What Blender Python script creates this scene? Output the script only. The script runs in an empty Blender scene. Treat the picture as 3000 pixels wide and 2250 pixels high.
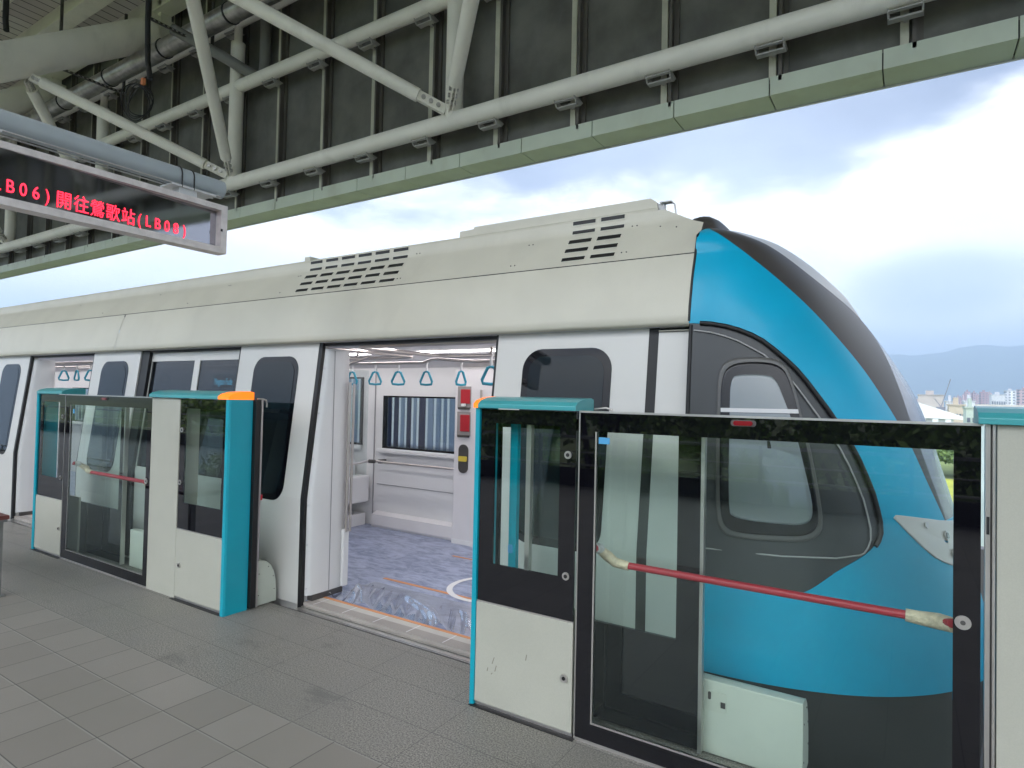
import bpy, math, random
import numpy as np
from mathutils import Vector, Matrix
random.seed(7); rng = np.random.default_rng(7)
PI = math.pi
scene = bpy.context.scene
col = scene.collection

# ------------------------------------------------------------------ camera
yaw, pitch, roll, FOC, H = -0.57099821, 0.02266697, 0.021404, 1.81632971, 1.6
f = Vector((math.sin(yaw)*math.cos(pitch), math.cos(yaw)*math.cos(pitch), math.sin(pitch)))
r = Vector((math.cos(yaw), -math.sin(yaw), 0)); u = r.cross(f)
r2 = r*math.cos(roll)+u*math.sin(roll); u2 = u*math.cos(roll)-r*math.sin(roll)
cam = bpy.data.cameras.new('camera'); co = bpy.data.objects.new('camera', cam); col.objects.link(co)
co.matrix_world = Matrix(((r2.x,u2.x,-f.x,0),(r2.y,u2.y,-f.y,0),(r2.z,u2.z,-f.z,H),(0,0,0,1)))
cam.sensor_width = 36; cam.lens = 36*FOC/3.0; cam.clip_start = 0.05; cam.clip_end = 20000
scene.camera = co

# ------------------------------------------------------------------ exposure, world, sun
vs = scene.view_settings
vs.view_transform = 'Standard'; vs.look = 'None'; vs.gamma = 1; vs.use_curve_mapping = False
vs.exposure = 0.75
SUN_EL, SUN_AZ = math.radians(34), math.radians(205)      # azimuth from +Y towards +X: behind the camera
sd = bpy.data.lights.new('sun', 'SUN'); sd.energy = 0.5; sd.angle = math.radians(24); sd.color = (1, .97, .92)
so = bpy.data.objects.new('sun', sd); col.objects.link(so)
sdir = Vector((math.sin(SUN_AZ)*math.cos(SUN_EL), math.cos(SUN_AZ)*math.cos(SUN_EL), math.sin(SUN_EL)))
so.rotation_euler = (-sdir).to_track_quat('-Z', 'Y').to_euler()

class NT:
    """tiny node helper"""
    def __init__(s, nt): s.nt = nt; s.N = nt.nodes; s.L = nt.links
    def n(s, t, **kw):
        x = s.N.new(t)
        for k, v in kw.items(): setattr(x, k, v)
        return x
    def put(s, sock, v):
        if isinstance(v, bpy.types.NodeSocket): s.L.new(v, sock)
        elif v is not None:
            if sock.type == 'RGBA' and len(v) == 3: v = (*v, 1)
            sock.default_value = v
    def m(s, op, a, b=None, c=None):
        x = s.n('ShaderNodeMath', operation=op); s.put(x.inputs[0], a)
        if b is not None: s.put(x.inputs[1], b)
        if c is not None: s.put(x.inputs[2], c)
        return x.outputs[0]
    def mix(s, fac, a, b, blend='MIX'):
        x = s.n('ShaderNodeMix', data_type='RGBA', blend_type=blend)
        s.put(x.inputs[0], fac); s.put(x.inputs[6], a); s.put(x.inputs[7], b); return x.outputs[2]
    def step(s, x, lo, hi):
        q = s.n('ShaderNodeMapRange', interpolation_type='SMOOTHSTEP'); s.put(q.inputs[0], x)
        q.inputs[1].default_value = lo; q.inputs[2].default_value = hi; return q.outputs[0]
    def noise(s, vec, scale, detail=4, rough=.55, dist=0):
        q = s.n('ShaderNodeTexNoise'); s.put(q.inputs['Vector'], vec); q.inputs['Scale'].default_value = scale
        q.inputs['Detail'].default_value = detail; q.inputs['Roughness'].default_value = rough
        q.inputs['Distortion'].default_value = dist; return q.outputs['Fac']
    def vec(s, x, y, z):
        q = s.n('ShaderNodeCombineXYZ')
        for i, v in enumerate((x, y, z)): s.put(q.inputs[i], v)
        return q.outputs[0]
    def vm(s, op, a, b):
        q = s.n('ShaderNodeVectorMath', operation=op); s.put(q.inputs[0], a); s.put(q.inputs[1], b); return q.outputs[0]

w = bpy.data.worlds.new('World'); scene.world = w; w.use_nodes = True
t = NT(w.node_tree); w.node_tree.nodes.clear()
sky = t.n('ShaderNodeTexSky', sky_type='NISHITA'); sky.sun_disc = False
sky.sun_elevation = SUN_EL; sky.sun_rotation = SUN_AZ; sky.air_density = 1.2; sky.dust_density = 2.5
tc = t.n('ShaderNodeTexCoord'); sep = t.n('ShaderNodeSeparateXYZ'); t.L.new(tc.outputs['Generated'], sep.inputs[0])
dx, dy, dz = sep.outputs
az = t.m('ARCTAN2', dx, dy); el = t.m('ARCSINE', dz)
cv = t.vec(t.m('MULTIPLY', az, 1.0), t.m('MULTIPLY', el, 2.2), 0.0)
n1 = t.noise(cv, 2.6, 6, .5, .3); n2 = t.noise(t.vm('ADD', cv, (5, 3, 1)), 6.0, 6, .55, .2); n3 = t.noise(t.vm('ADD', cv, (1, 9, 4)), 1.5, 4, .5)
wob = t.m('MULTIPLY', t.m('SUBTRACT', n1, .5), .16); wob2 = t.m('MULTIPLY', t.m('SUBTRACT', n2, .5), .15)
# high grey-blue cloud deck whose ragged lower edge climbs towards the right
edge = t.m('ADD', t.m('MULTIPLY', t.m('MAXIMUM', t.m('ADD', az, .12), 0.0), .33), .290)
m1 = t.step(t.m('ADD', t.m('SUBTRACT', el, edge), t.m('ADD', wob, wob2)), -.02, .05)
# separate low grey cloud
ex = t.m('DIVIDE', t.m('SUBTRACT', az, .03), .11); ey = t.m('DIVIDE', t.m('SUBTRACT', el, .163), .045)
rr = t.m('ADD', t.m('MULTIPLY', ex, ex), t.m('MULTIPLY', ey, ey))
m2 = t.step(t.m('ADD', t.m('SUBTRACT', 1.0, rr), t.m('ADD', t.m('MULTIPLY', wob, 3.0), t.m('MULTIPLY', wob2, 3.0))), -.7, .9)
grey = t.mix(t.step(t.m('ADD', t.m('MULTIPLY', az, .25), n3), .22, .58), (7.4, 8.5, 10.9), (2.7, 3.2, 4.9))
white = t.mix(t.step(n2, .3, .7), (18.5, 18.6, 18.8), (15.5, 16, 16.8))
low = t.mix(t.step(el, .02, .13), (10.8, 12.0, 13.8), (13.0, 13.8, 15.0))
base = t.mix(t.step(el, .09, .16), low, white)
c = t.mix(t.m('MULTIPLY', m1, .93), base, grey)
c = t.mix(t.m('MULTIPLY', m2, .75), c, (6.6, 7.9, 10.6))
# extra sky brightness added behind the camera and overhead to light the train
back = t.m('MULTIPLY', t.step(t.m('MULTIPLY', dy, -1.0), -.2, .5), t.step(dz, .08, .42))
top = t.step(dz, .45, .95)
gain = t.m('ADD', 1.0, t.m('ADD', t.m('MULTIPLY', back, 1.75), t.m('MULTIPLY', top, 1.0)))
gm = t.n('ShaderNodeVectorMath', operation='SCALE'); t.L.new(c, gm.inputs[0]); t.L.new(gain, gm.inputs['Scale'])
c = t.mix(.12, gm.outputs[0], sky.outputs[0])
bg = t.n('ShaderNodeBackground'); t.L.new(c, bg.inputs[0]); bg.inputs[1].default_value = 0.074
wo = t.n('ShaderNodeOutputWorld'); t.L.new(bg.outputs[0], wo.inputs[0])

# ------------------------------------------------------------------ materials
MATS = {}
def mat(name, base, rough=.5, metal=0, var=.06, vs_=3.0, bump=0.0, bs=60.0, emis=None, es=0, coat=0, grain=0.0, spec=.5, dirt=None, dirt_amt=0):
    if name in MATS: return MATS[name]
    m = bpy.data.materials.new(name); m.use_nodes = True; MATS[name] = m
    t = NT(m.node_tree); b = m.node_tree.nodes['Principled BSDF']
    g = t.n('ShaderNodeNewGeometry').outputs['Position']
    n = t.noise(g, vs_, 5)
    lo = tuple(x*(1-var) for x in base); hi = tuple(min(1, x*(1+var)) for x in base)
    c = t.mix(t.step(n, .3, .7), lo, hi)
    if grain:
        gr = t.noise(g, 220, 2); c = t.mix(t.step(gr, .3, .7), tuple(x*(1-grain) for x in base), c) if grain < 0 else t.mix(t.m('MULTIPLY', t.step(gr, .35, .65), grain), c, tuple(x*.55 for x in base))
    if dirt:
        dn = t.noise(t.vm('MULTIPLY', g, (1.0, 1.0, .35)), 2.2, 7, .65)
        c = t.mix(t.m('MULTIPLY', t.step(dn, .5, .75), dirt_amt), c, dirt)
    t.put(b.inputs['Base Color'], c)
    t.put(b.inputs['Roughness'], t.m('ADD', rough-.02, t.m('MULTIPLY', t.noise(g, vs_*2.5, 4), .04)))
    b.inputs['Metallic'].default_value = metal; b.inputs['Specular IOR Level'].default_value = spec
    b.inputs['Coat Weight'].default_value = coat; b.inputs['Coat Roughness'].default_value = .06
    if emis: b.inputs['Emission Color'].default_value = (*emis, 1); b.inputs['Emission Strength'].default_value = es
    if bump:
        bn = t.n('ShaderNodeBump'); bn.inputs['Strength'].default_value = bump; bn.inputs['Distance'].default_value = .01
        t.L.new(t.noise(g, bs, 3), bn.inputs['Height']); t.L.new(bn.outputs[0], b.inputs['Normal'])
    return m
def glass(name, tint, refl=.06, gl=(1, 1, 1)):
    m = bpy.data.materials.new(name); m.use_nodes = True; MATS[name] = m
    t = NT(m.node_tree); t.N.clear()
    tr = t.n('ShaderNodeBsdfTransparent'); tr.inputs[0].default_value = (*tint, 1)
    g = t.n('ShaderNodeBsdfGlossy'); g.inputs[0].default_value = (*gl, 1); g.inputs['Roughness'].default_value = .0
    ge = t.n('ShaderNodeNewGeometry'); dt = t.n('ShaderNodeVectorMath', operation='DOT_PRODUCT'); t.L.new(ge.outputs['Incoming'], dt.inputs[0]); t.L.new(ge.outputs['Normal'], dt.inputs[1])
    fac = t.m('MINIMUM', t.m('ADD', refl, t.m('MULTIPLY', t.m('POWER', t.m('SUBTRACT', 1.0, t.m('ABSOLUTE', dt.outputs['Value'])), 5.0), 1.0-refl)), 1.0)
    mx = t.n('ShaderNodeMixShader'); t.L.new(fac, mx.inputs[0]); t.L.new(tr.outputs[0], mx.inputs[1]); t.L.new(g.outputs[0], mx.inputs[2])
    o = t.n('ShaderNodeOutputMaterial'); t.L.new(mx.outputs[0], o.inputs[0]); return m

cream = mat('cream_paint', (.575, .555, .46), .42, var=.03, grain=.05, dirt=(.40, .385, .32), dirt_amt=.25)
creamgate = mat('cream_powder_coat', (.43, .43, .36), .45, metal=.0, var=.03, grain=.10, dirt=(.36, .34, .28), dirt_amt=.3)
white = mat('white_paint', (.62, .612, .575), .34, var=.012, grain=.02, coat=.1)
inwhite = mat('interior_white', (.77, .765, .76), .4, var=.03, vs_=1.5)
inpink = mat('interior_lavender', (.73, .71, .715), .45, var=.03)
blue = mat('blue_paint', (.0, .36, .57), .34, var=.05, coat=.05, spec=.35, vs_=1.2)
cyan = mat('cyan_post_paint', (.0, .34, .44), .33, var=.04, coat=.2)
teal = mat('teal_cap', (.05, .33, .35), .38, var=.05, coat=.3)
darkpanel = mat('dark_grey_panel', (.045, .049, .051), .38, var=.05)
darkglass = mat('windscreen_dark', (.055, .048, .045), .42, var=.08, vs_=1.0, spec=.35)
lightglass = mat('windscreen_glass', (.24, .235, .26), .22, var=.03, coat=.2)  # pale grey base stands in for sky mirrored in the glass
silver = mat('silver_paint', (.62, .62, .62), .3, var=.03)
blackgl = mat('black_glass', (.003, .003, .005), .03, var=.0, spec=.4)
gateblack = mat('black_printed_glass', (.003, .003, .005), .02, var=.0, spec=.5)
rubber = mat('black_rubber', (.009, .009, .009), .5)
alu = mat('brushed_aluminium', (.55, .53, .50), .32, metal=.85, var=.08)
steel = mat('stainless_steel', (.60, .55, .52), .3, metal=1, var=.02)
dsteel = mat('dark_steel', (.10, .095, .09), .5, metal=.5)
pipe = mat('grey_green_steel_paint', (.90, .87, .78), .42, var=.05, vs_=1.2, dirt=(.45, .43, .37), dirt_amt=.3)
pipesilver = mat('galvanised_duct', (.40, .38, .36), .32, metal=.8, var=.25, vs_=6)
bluepipe = mat('blue_grey_pipe', (.38, .42, .44), .4, var=.03)
greenf = mat('pale_green_cladding', (.58, .64, .52), .4, var=.06, vs_=2, dirt=(.42, .40, .27), dirt_amt=.35)
wallp = mat('dark_screen_panel', (.14, .138, .12), .55, var=.3, vs_=1.6, bump=.15, bs=25, dirt=(.2, .2, .19), dirt_amt=.4)
ribm = mat('rib_strip', (.56, .55, .44), .5, var=.12)
ribd = mat('rib_channel', (.11, .10, .085), .5, var=.1)
deckm = mat('roof_panel', (.36, .34, .32), .55, var=.15, vs_=1.0)
redbar = mat('red_bar', (.40, .015, .03), .35)
redm = mat('red_plastic', (.45, .02, .03), .4)
orange_l = mat('orange_lamp', (.75, .20, .02), .4, emis=(1, .17, .0), es=.75)
led = mat('led_red', (.4, .0, .02), .5, emis=(1, .02, .045), es=2.4)
ledc = mat('led_cyan', (.0, .15, .2), .5, emis=(.05, .35, .5), es=3)
lamp_t = mat('train_ceiling_lamp', (.9, .9, .9), .5, emis=(1, .96, .97), es=7.5)
signfr = mat('sign_frame_metal', (.74, .67, .64), .4, metal=.3, var=.10, vs_=14)
strapb = mat('strap_blue', (.03, .32, .45), .4)
orangeline = mat('orange_line', (.62, .27, .10), .5)
tape = mat('masking_tape', (.62, .52, .36), .5, var=.2, vs_=30, bump=.6, bs=80)
wrap = mat('bubble_wrap', (.6, .6, .58), .25, var=.2, vs_=40, bump=.7, bs=90)
stick = mat('blue_sticker', (.08, .35, .62), .5)
pane = glass('gate_glass', (.88, .945, .92), .055, (.85, 1, .95))
pane2 = glass('train_window_glass', (.93, .96, .98), .05)
mint = mat('mint_cream_housing', (.52, .56, .48), .45, var=.04, grain=.06)
woodm = mat('red_wood', (.16, .04, .035), .4, var=.2, vs_=8)
concrete = mat('concrete', (.27, .26, .245), .8, var=.12, vs_=1.5, bump=.2, bs=20)
darkbed = mat('track_bed', (.07, .07, .068), .85, var=.2)
yel = mat('yellow_tape', (.65, .5, .06), .5)
greyseat = mat('grey_seat', (.16, .16, .16), .6)

# train interior floor (blue-grey marble vinyl)
def marble():
    m = bpy.data.materials.new('marbled_vinyl'); m.use_nodes = True; t = NT(m.node_tree); b = m.node_tree.nodes['Principled BSDF']
    g = t.n('ShaderNodeNewGeometry').outputs['Position']
    g2 = t.vm('MULTIPLY', g, (1.0, 2.6, 1))
    n = t.noise(g2, 3.2, 9, .65, 1.4); n2 = t.noise(g2, 11, 6, .6, .6)
    c = t.mix(t.step(n, .35, .66), (.15, .18, .29), (.36, .40, .54)); c = t.mix(t.m('MULTIPLY', t.step(n2, .45, .7), .5), c, (.46, .50, .62))
    t.put(b.inputs['Base Color'], c); b.inputs['Roughness'].default_value = .33; return m
marblem = marble()
def floor_mat():
    m = bpy.data.materials.new('platform_tiles'); m.use_nodes = True; t = NT(m.node_tree); b = m.node_tree.nodes['Principled BSDF']
    g = t.n('ShaderNodeNewGeometry').outputs['Position']; s = t.n('ShaderNodeSeparateXYZ'); t.L.new(g, s.inputs[0]); x, y, z = s.outputs
    def line(v, off, per, wd):      # 1 on the joint
        q = t.m('ABSOLUTE', t.m('SUBTRACT', t.m('FRACT', t.m('ADD', t.m('DIVIDE', t.m('SUBTRACT', v, off), per), 100.5)), .5))
        return t.m('LESS_THAN', t.m('MULTIPLY', q, per), wd)
    near = t.m('LESS_THAN', y, 2.008)
    # small tiles
    lx = line(x, -4.048, .3045, .0028); ly = line(y, 2.008, .2985, .0042)
    idx = t.m('FLOOR', t.m('DIVIDE', t.m('SUBTRACT', x, -4.048), .3045)); idy = t.m('FLOOR', t.m('DIVIDE', t.m('SUBTRACT', y, 2.008), .2985))
    wn = t.n('ShaderNodeTexWhiteNoise', noise_dimensions='2D'); t.L.new(t.vec(idx, idy, 0.0), wn.inputs[0])
    grain = t.noise(g, 260, 3, .6); blot = t.noise(g, 1.6, 6, .6); fine = t.noise(g, 900, 2, .7)
    c1 = t.mix(wn.outputs[0], (.228, .210, .182), (.292, .27, .238)); c1 = t.mix(t.m('MULTIPLY', t.step(grain, .3, .7), .4), c1, (.14, .133, .118))
    c1 = t.mix(t.m('MULTIPLY', ly, .8), c1, (.30, .29, .26)); 
    ly2 = line(y, 2.0135, .2985, .0025); c1 = t.mix(t.m('MULTIPLY', ly2, .85), c1, (.045, .042, .038)); c1 = t.mix(t.m('MULTIPLY', lx, .9), c1, (.05, .047, .042))
    # granite strip by the doors
    gx = line(x, -1.296, .613, .0016); gx2 = line(x, -2.64, .613, .0016); in_last = t.m('GREATER_THAN', y, 2.64)
    gxx = t.m('ADD', t.m('MULTIPLY', gx, t.m('SUBTRACT', 1.0, in_last)), t.m('MULTIPLY', gx2, in_last)); gy = line(y, 2.328, .314, .0018)
    gl = t.m('MINIMUM', t.m('ADD', gxx, gy), 1.0)
    c2 = t.mix(t.step(t.noise(g, 120, 3, .9), .38, .62), (.075, .071, .062), (.34, .32, .28)); c2 = t.mix(t.m('MULTIPLY', t.step(blot, .42, .62), .4), c2, (.20, .193, .178))
    scuff = t.step(t.noise(t.vm('MULTIPLY', g, (1, 2.2, 1)), 1.7, 4, .6, .5), .56, .72)
    c2 = t.mix(t.m('MULTIPLY', scuff, .45), c2, (.06, .06, .06)); c2 = t.mix(t.m('MULTIPLY', gl, .75), c2, (.04, .04, .04))
    c = t.mix(near, c2, c1); c = t.mix(t.m('MULTIPLY', t.step(t.noise(g, .9, 5, .6), .45, .75), .3), c, (.19, .185, .15))
    t.put(b.inputs['Base Color'], c); t.put(b.inputs['Roughness'], t.m('ADD', .36, t.m('MULTIPLY', blot, .25)))
    bn = t.n('ShaderNodeBump'); bn.inputs['Strength'].default_value = .25; bn.inputs['Distance'].default_value = .004
    hh = t.m('SUBTRACT', t.m('MULTIPLY', grain, .4), t.m('MAXIMUM', t.m('MULTIPLY', near, t.m('MAXIMUM', lx, ly2)), t.m('MULTIPLY', t.m('SUBTRACT', 1.0, near), gl)))
    t.L.new(hh, bn.inputs['Height']); t.L.new(bn.outputs[0], b.inputs['Normal'])
    return m
floorm = floor_mat()

# ------------------------------------------------------------------ mesh helpers
def props(o, label=None, cat=None, group=None, kind=None):
    if label: o['label'] = label
    if cat: o['category'] = cat
    if group: o['group'] = group
    if kind: o['kind'] = kind
    return o
def thing(name, label, cat, loc=(0, 0, 0), group=None):
    o = bpy.data.objects.new(name, None); o.empty_display_size = .2; o.location = loc; col.objects.link(o)
    return props(o, label, cat, group)
def wloc(o):
    v = Vector((0, 0, 0))
    while o: v += Vector(o.location); o = o.parent
    return v
class MB:
    def __init__(s): s.v = []; s.f = []; s.sm = []
    def add(s, vs, fs, smooth=False):
        b = len(s.v); s.v += [tuple(x) for x in vs]; s.f += [[b+i for i in q] for q in fs]; s.sm += [smooth]*len(fs); return s
    def box(s, x0, x1, y0, y1, z0, z1):
        v = [(x, y, z) for z in (z0, z1) for y in (y0, y1) for x in (x0, x1)]
        return s.add(v, [[0, 2, 3, 1], [4, 5, 7, 6], [0, 1, 5, 4], [2, 6, 7, 3], [0, 4, 6, 2], [1, 3, 7, 5]])
    def extr(s, pts, axis, a, b, smooth=False, caps=True):
        """extrude a closed 2-D outline along an axis (0: pts are (y,z); 1: (x,z); 2: (x,y))"""
        n = len(pts)
        def P(p, t): return (t, p[0], p[1]) if axis == 0 else ((p[0], t, p[1]) if axis == 1 else (p[0], p[1], t))
        v = [P(p, a) for p in pts]+[P(p, b) for p in pts]
        fs = [[i, (i+1) % n, n+(i+1) % n, n+i] for i in range(n)]
        s.add(v, fs, smooth)
        if caps: s.add(v, [list(range(n))[::-1], list(range(n, 2*n))])
        return s
    def tube(s, pts, rad, seg=12, caps=True):
        pts = [Vector(p) for p in pts]; n = len(pts); rads = rad if isinstance(rad, (list, tuple)) else [rad]*n
        vs = []; t0 = (pts[1]-pts[0]).normalized(); a = Vector((0, 0, 1)) if abs(t0.z) < .9 else Vector((1, 0, 0))
        nx = t0.cross(a).normalized()
        for i, p in enumerate(pts):
            tt = ((pts[min(i+1, n-1)]-pts[max(i-1, 0)])).normalized(); nx = (nx-tt*nx.dot(tt)).normalized(); ny = tt.cross(nx)
            for k in range(seg):
                a = 2*PI*k/seg; vs.append(p+(nx*math.cos(a)+ny*math.sin(a))*rads[i])
        fs = [[i*seg+k, i*seg+(k+1) % seg, (i+1)*seg+(k+1) % seg, (i+1)*seg+k] for i in range(n-1) for k in range(seg)]
        s.add(vs, fs, True)
        if caps: s.add(vs, [list(range(seg))[::-1], [(n-1)*seg+k for k in range(seg)]])
        return s
    def disc(s, c, n, rad, th, seg=20):
        c = Vector(c); n = Vector(n).normalized(); return s.tube([c, c+n*th], rad, seg)
    def grid(s, rows, smooth=True, close=False):
        R = len(rows); C = len(rows[0]); vs = [p for q in rows for p in q]
        fs = [[i*C+j, i*C+j+1, (i+1)*C+j+1, (i+1)*C+j] for i in range(R-1) for j in range(C-1)]
        return s.add(vs, fs, smooth)
    def build(s, name, m, parent=None, bevel=0, label=None):
        off = wloc(parent) if parent else Vector((0, 0, 0))
        me = bpy.data.meshes.new(name); me.from_pydata([(a-off.x, b-off.y, c-off.z) for a, b, c in s.v], [], s.f); me.update()
        me.polygons.foreach_set('use_smooth', s.sm)
        me.materials.append(m)
        o = bpy.data.objects.new(name, me); col.objects.link(o)
        if parent: o.parent = parent
        if bevel:
            b = o.modifiers.new('bevel', 'BEVEL'); b.width = bevel; b.segments = 2; b.limit_method = 'ANGLE'; b.harden_normals = False
        if label: o['label'] = label
        return o
def each(name, m, parent, boxes, bevel=0):
    return [MB().box(*b).build(name, m, parent, bevel) for b in boxes]
def rnd_rect(x0, x1, z0, z1, r, n=6, rb=None):
    rb = r if rb is None else rb; out = []
    for cx, cz, a0, rr in ((x1-r, z1-r, 0, r), (x0+r, z1-r, 90, r), (x0+rb, z0+rb, 180, rb), (x1-rb, z0+rb, 270, rb)):
        for k in range(n+1):
            a = math.radians(a0+90*k/n); out.append((cx+rr*math.cos(a), cz+rr*math.sin(a)))
    return out
def copy_tree(o, parent=None):
    c = o.copy(); col.objects.link(c); c.parent = parent
    for ch in list(o.children): copy_tree(ch, c)
    return c
def ss(x, a, b): x = min(1, max(0, (x-a)/(b-a))); return x*x*(3-2*x)

# ------------------------------------------------------------------ setting: ground, platform, track, hills
props(MB().box(-3000, 3000, -2500, 5200, -8.6, -8.4).build('ground', mat('field_ground', (.17, .20, .06), .9, var=.35, vs_=.05)), kind='structure')
props(MB().box(-40, 40, -5.2, 3.035, -1.0, 0).build('platform', floorm), kind='structure')
props(MB().box(-40, 60, 3.05, 9.4, -1.6, -1.15).build('track_bed', darkbed), kind='structure')
props(MB().box(-40, 60, -6.0, 9.5, -3.2, -1.62).build('viaduct_deck', concrete), kind='structure')
props(MB().box(-40, 60, 9.4, 9.6, -1.6, -.1).build('parapet', concrete), kind='structure')
props(MB().box(-40, 40, 3.035, 3.05, -.35, -.004).build('platform_edge', rubber), kind='structure')
# field strip of brighter paddy
props(MB().box(-300, 400, 55, 106, -8.396, -8.35).build('field', mat('paddy_field', (.42, .42, .06), .9, var=.25, vs_=.15)), kind='structure')
def hills(name, dist, hs, x0, x1, m):
    rows = []; N = 160
    for j in range(6):
        row = []
        for i in range(N+1):
            fr = i/N; x = x0+(x1-x0)*fr; h = np.interp(fr, [a for a, b in hs], [b for a, b in hs])
            h += 9*math.sin(fr*57)+6*math.sin(fr*131+1)+3*math.sin(fr*310)
            k = j/5; row.append((x*(1+.1*k), dist+900*k, -10+(h+10)*math.sin(k*PI/2)**.9))
        rows.append(row)
    m_ = MB().grid(rows)
    # far slope, so that the ridge has a body
    m_.grid([rows[-1], [(p[0], p[1]+1200, -10) for p in rows[-1]]])
    return props(m_.build(name, m), kind='structure')
hillm = mat('forested_hills', (.045, .075, .04), .95, var=.3, vs_=.01)
hills('hills', 3300, [(0, 130), (.3, 210), (.45, 260), (.5, 300), (.527, 322), (.545, 352), (.56, 335), (.585, 312), (.61, 318), (.635, 365), (.65, 350), (.68, 312), (.70, 318), (.74, 260), (1, 150)], -3200, 3200, hillm)

# ------------------------------------------------------------------ train
YC = 4.36
def ts(z, off=0): return 3.125+off+max(0, z-.8)*.118          # near side of the car body at height z
train = thing('train_car', 'light rail train with cream roof and blue rounded nose, doors standing open', 'train', (-5, YC, 0))
def side_patch(mb, x0, x1, z0, z1, off, th=.03):
    zs = sorted({z0, z1} | ({.8} if z0 < .8 < z1 else set()))
    outer = [(ts(z, off), z) for z in zs]; inner = [(ts(z, off)+th, z) for z in reversed(zs)]
    return mb.extr(outer+inner, 0, x0, x1)
def poly_side(mb, pts, off, th=.012):
    """flat outline (x,z) laid on the leaning body side"""
    n = len(pts); cx = sum(p[0] for p in pts)/n; cz = sum(p[1] for p in pts)/n
    v = [(p[0], ts(p[1], off), p[1]) for p in pts]+[(p[0], ts(p[1], off)+th, p[1]) for p in pts]
    zs = [p[1] for p in pts]
    # strip triangulation by height, so the patch follows the bend
    L = sorted(set(round(z, 4) for z in zs)); rows = []
    def span(z):
        xs = []
        for i in range(n):
            a, b = pts[i], pts[(i+1) % n]
            if (a[1]-z)*(b[1]-z) <= 0 and a[1] != b[1]: xs.append(a[0]+(b[0]-a[0])*(z-a[1])/(b[1]-a[1]))
            elif abs(a[1]-z) < 1e-6: xs.append(a[0])
        return min(xs), max(xs)
    for z in L:
        a, b = span(z); rows.append([(a, ts(z, off), z), (b, ts(z, off), z)])
    mb.grid(rows, False); mb.add(v, [[i, (i+1) % n, n+(i+1) % n, n+i] for i in range(n)]); return mb
def pipoly(a0, a1, b0, b1, r): return rnd_rect(a0, a1, b0, b1, r, 8)

XE = -0.97; XB = -16.0
# body side (recessed behind the plug doors)
b = MB(); OFF = .045
for x0, x1, z0, z1 in ((XB, -9.25, -.25, 1.995), (-9.25, -7.6, -.25, -.045), (-7.6, -6.6, -.25, 1.995), (-6.6, -6.44, -.25, 1.995), (-6.44, -4.93, -.25, .85), (-6.44, -4.93, 1.89, 1.995),
                        (-5.68, -5.59, .85, 1.89), (-4.93, -3.88, -.25, 1.995), (-3.88, -2.2, -.25, -.045), (-2.2, -1.2, -.25, 1.995)):
    side_patch(b, x0, x1, z0, z1, OFF)
b.build('side_wall', white, train)
side_patch(MB(), -1.152, XE+.004, -.25, 1.975, .0, .08).build('side_panel', white, train, .004)
side_patch(MB(), XB, XE, -.75, -.26, .03, .1).build('underframe_skirt', darkpanel, train)
# dark rubber channels
b = MB()
for x0, x1 in ((-6.592, -6.446), (-1.208, -1.154), (-3.9, -3.862), (-9.276, -9.24), (-4.93, -4.912), (-2.222, -2.204), (-7.604, -7.586)): side_patch(b, x0, x1, -.03, 2.0, .012 if x1-x0 > .1 else .002, .03)
side_patch(b, XB, XE, 1.975, 2.0, .02, .06)
b.build('rubber_seal', rubber, train)
# window band between the doors
for i, (x0, x1) in enumerate(((-6.44, -5.68), (-5.59, -4.93))):
    side_patch(MB(), x0, x1, .85, 1.89, OFF+.008, .008).build('window_pane', MATS['dark_window'] if 'dark_window' in MATS else glass('dark_window', (.13, .15, .17), .06), train)
# doors
def leaf(x0, x1, w0, w1, wz0=.755):
    d = side_patch(MB(), x0, x1, .0, 2.0, 0, .035).build('door', white, train, .004)
    wp = pipoly(w0, w1, wz0, 1.9, .13)
    poly_side(MB(), wp, -.003, .01).build('door_window', blackgl, d)
    inn = pipoly(w0+.045, w1-.045, wz0+.05, 1.855, .10)
    poly_side(MB(), inn, -.0055, .004).build('door_pane', mat('door_pane_glass', (.008, .014, .018), .02, spec=.35), d)
    # dark leading edge seal
    return d
leaf(-4.911, -3.9, -4.69, -4.11); leaf(-2.204, -1.208, -2.005, -1.415); leaf(-7.586, -6.596, -7.37, -6.79); leaf(-10.285, -9.276, -10.07, -9.48)
# cantrail and roof fairing (lofted profile)
def loft(prof, x0, x1, m, name, parent=train, nseg=1, smooth=True):
    rows = [[(x0+(x1-x0)*k/nseg, p[0], p[1]) for k in range(nseg+1)] for p in prof]
    return MB().grid(rows, smooth).build(name, m, parent)
cant = [(3.27, 2.0), (3.205, 2.004), (3.195, 2.02), (3.2, 2.06), (3.214, 2.12), (3.231, 2.19), (3.25, 2.26), (3.271, 2.33), (3.296, 2.396)]
b = MB()
for x0, x1 in ((XB, -7.003), (-6.997, XE)): b.grid([[(x0, p[0], p[1]), (x1, p[0], p[1])] for p in cant])
b.build('cantrail_panel', cream, train)
loft([(3.306, 2.39), (3.31, 2.412)], XB, XE, rubber, 'panel_gap')
loft([(3.29, 2.392), (3.22, 2.0)][::1], -7.01, -6.99, rubber, 'panel_joint').hide_render = False
fair = [(3.303, 2.403), (3.31, 2.412), (3.345, 2.465), (3.40, 2.545), (3.44, 2.598), (3.462, 2.622), (3.474, 2.645), (3.478, 2.68), (3.48, 2.715)]
b = MB()
rows = []
for p in fair: rows.append([(XB, *p), (-1.26, *p), (XE if p[1] < 2.6 else np.interp(p[1], [2.6, 2.735], [-.985, -1.245]), *p)])
b.grid(rows)
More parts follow.
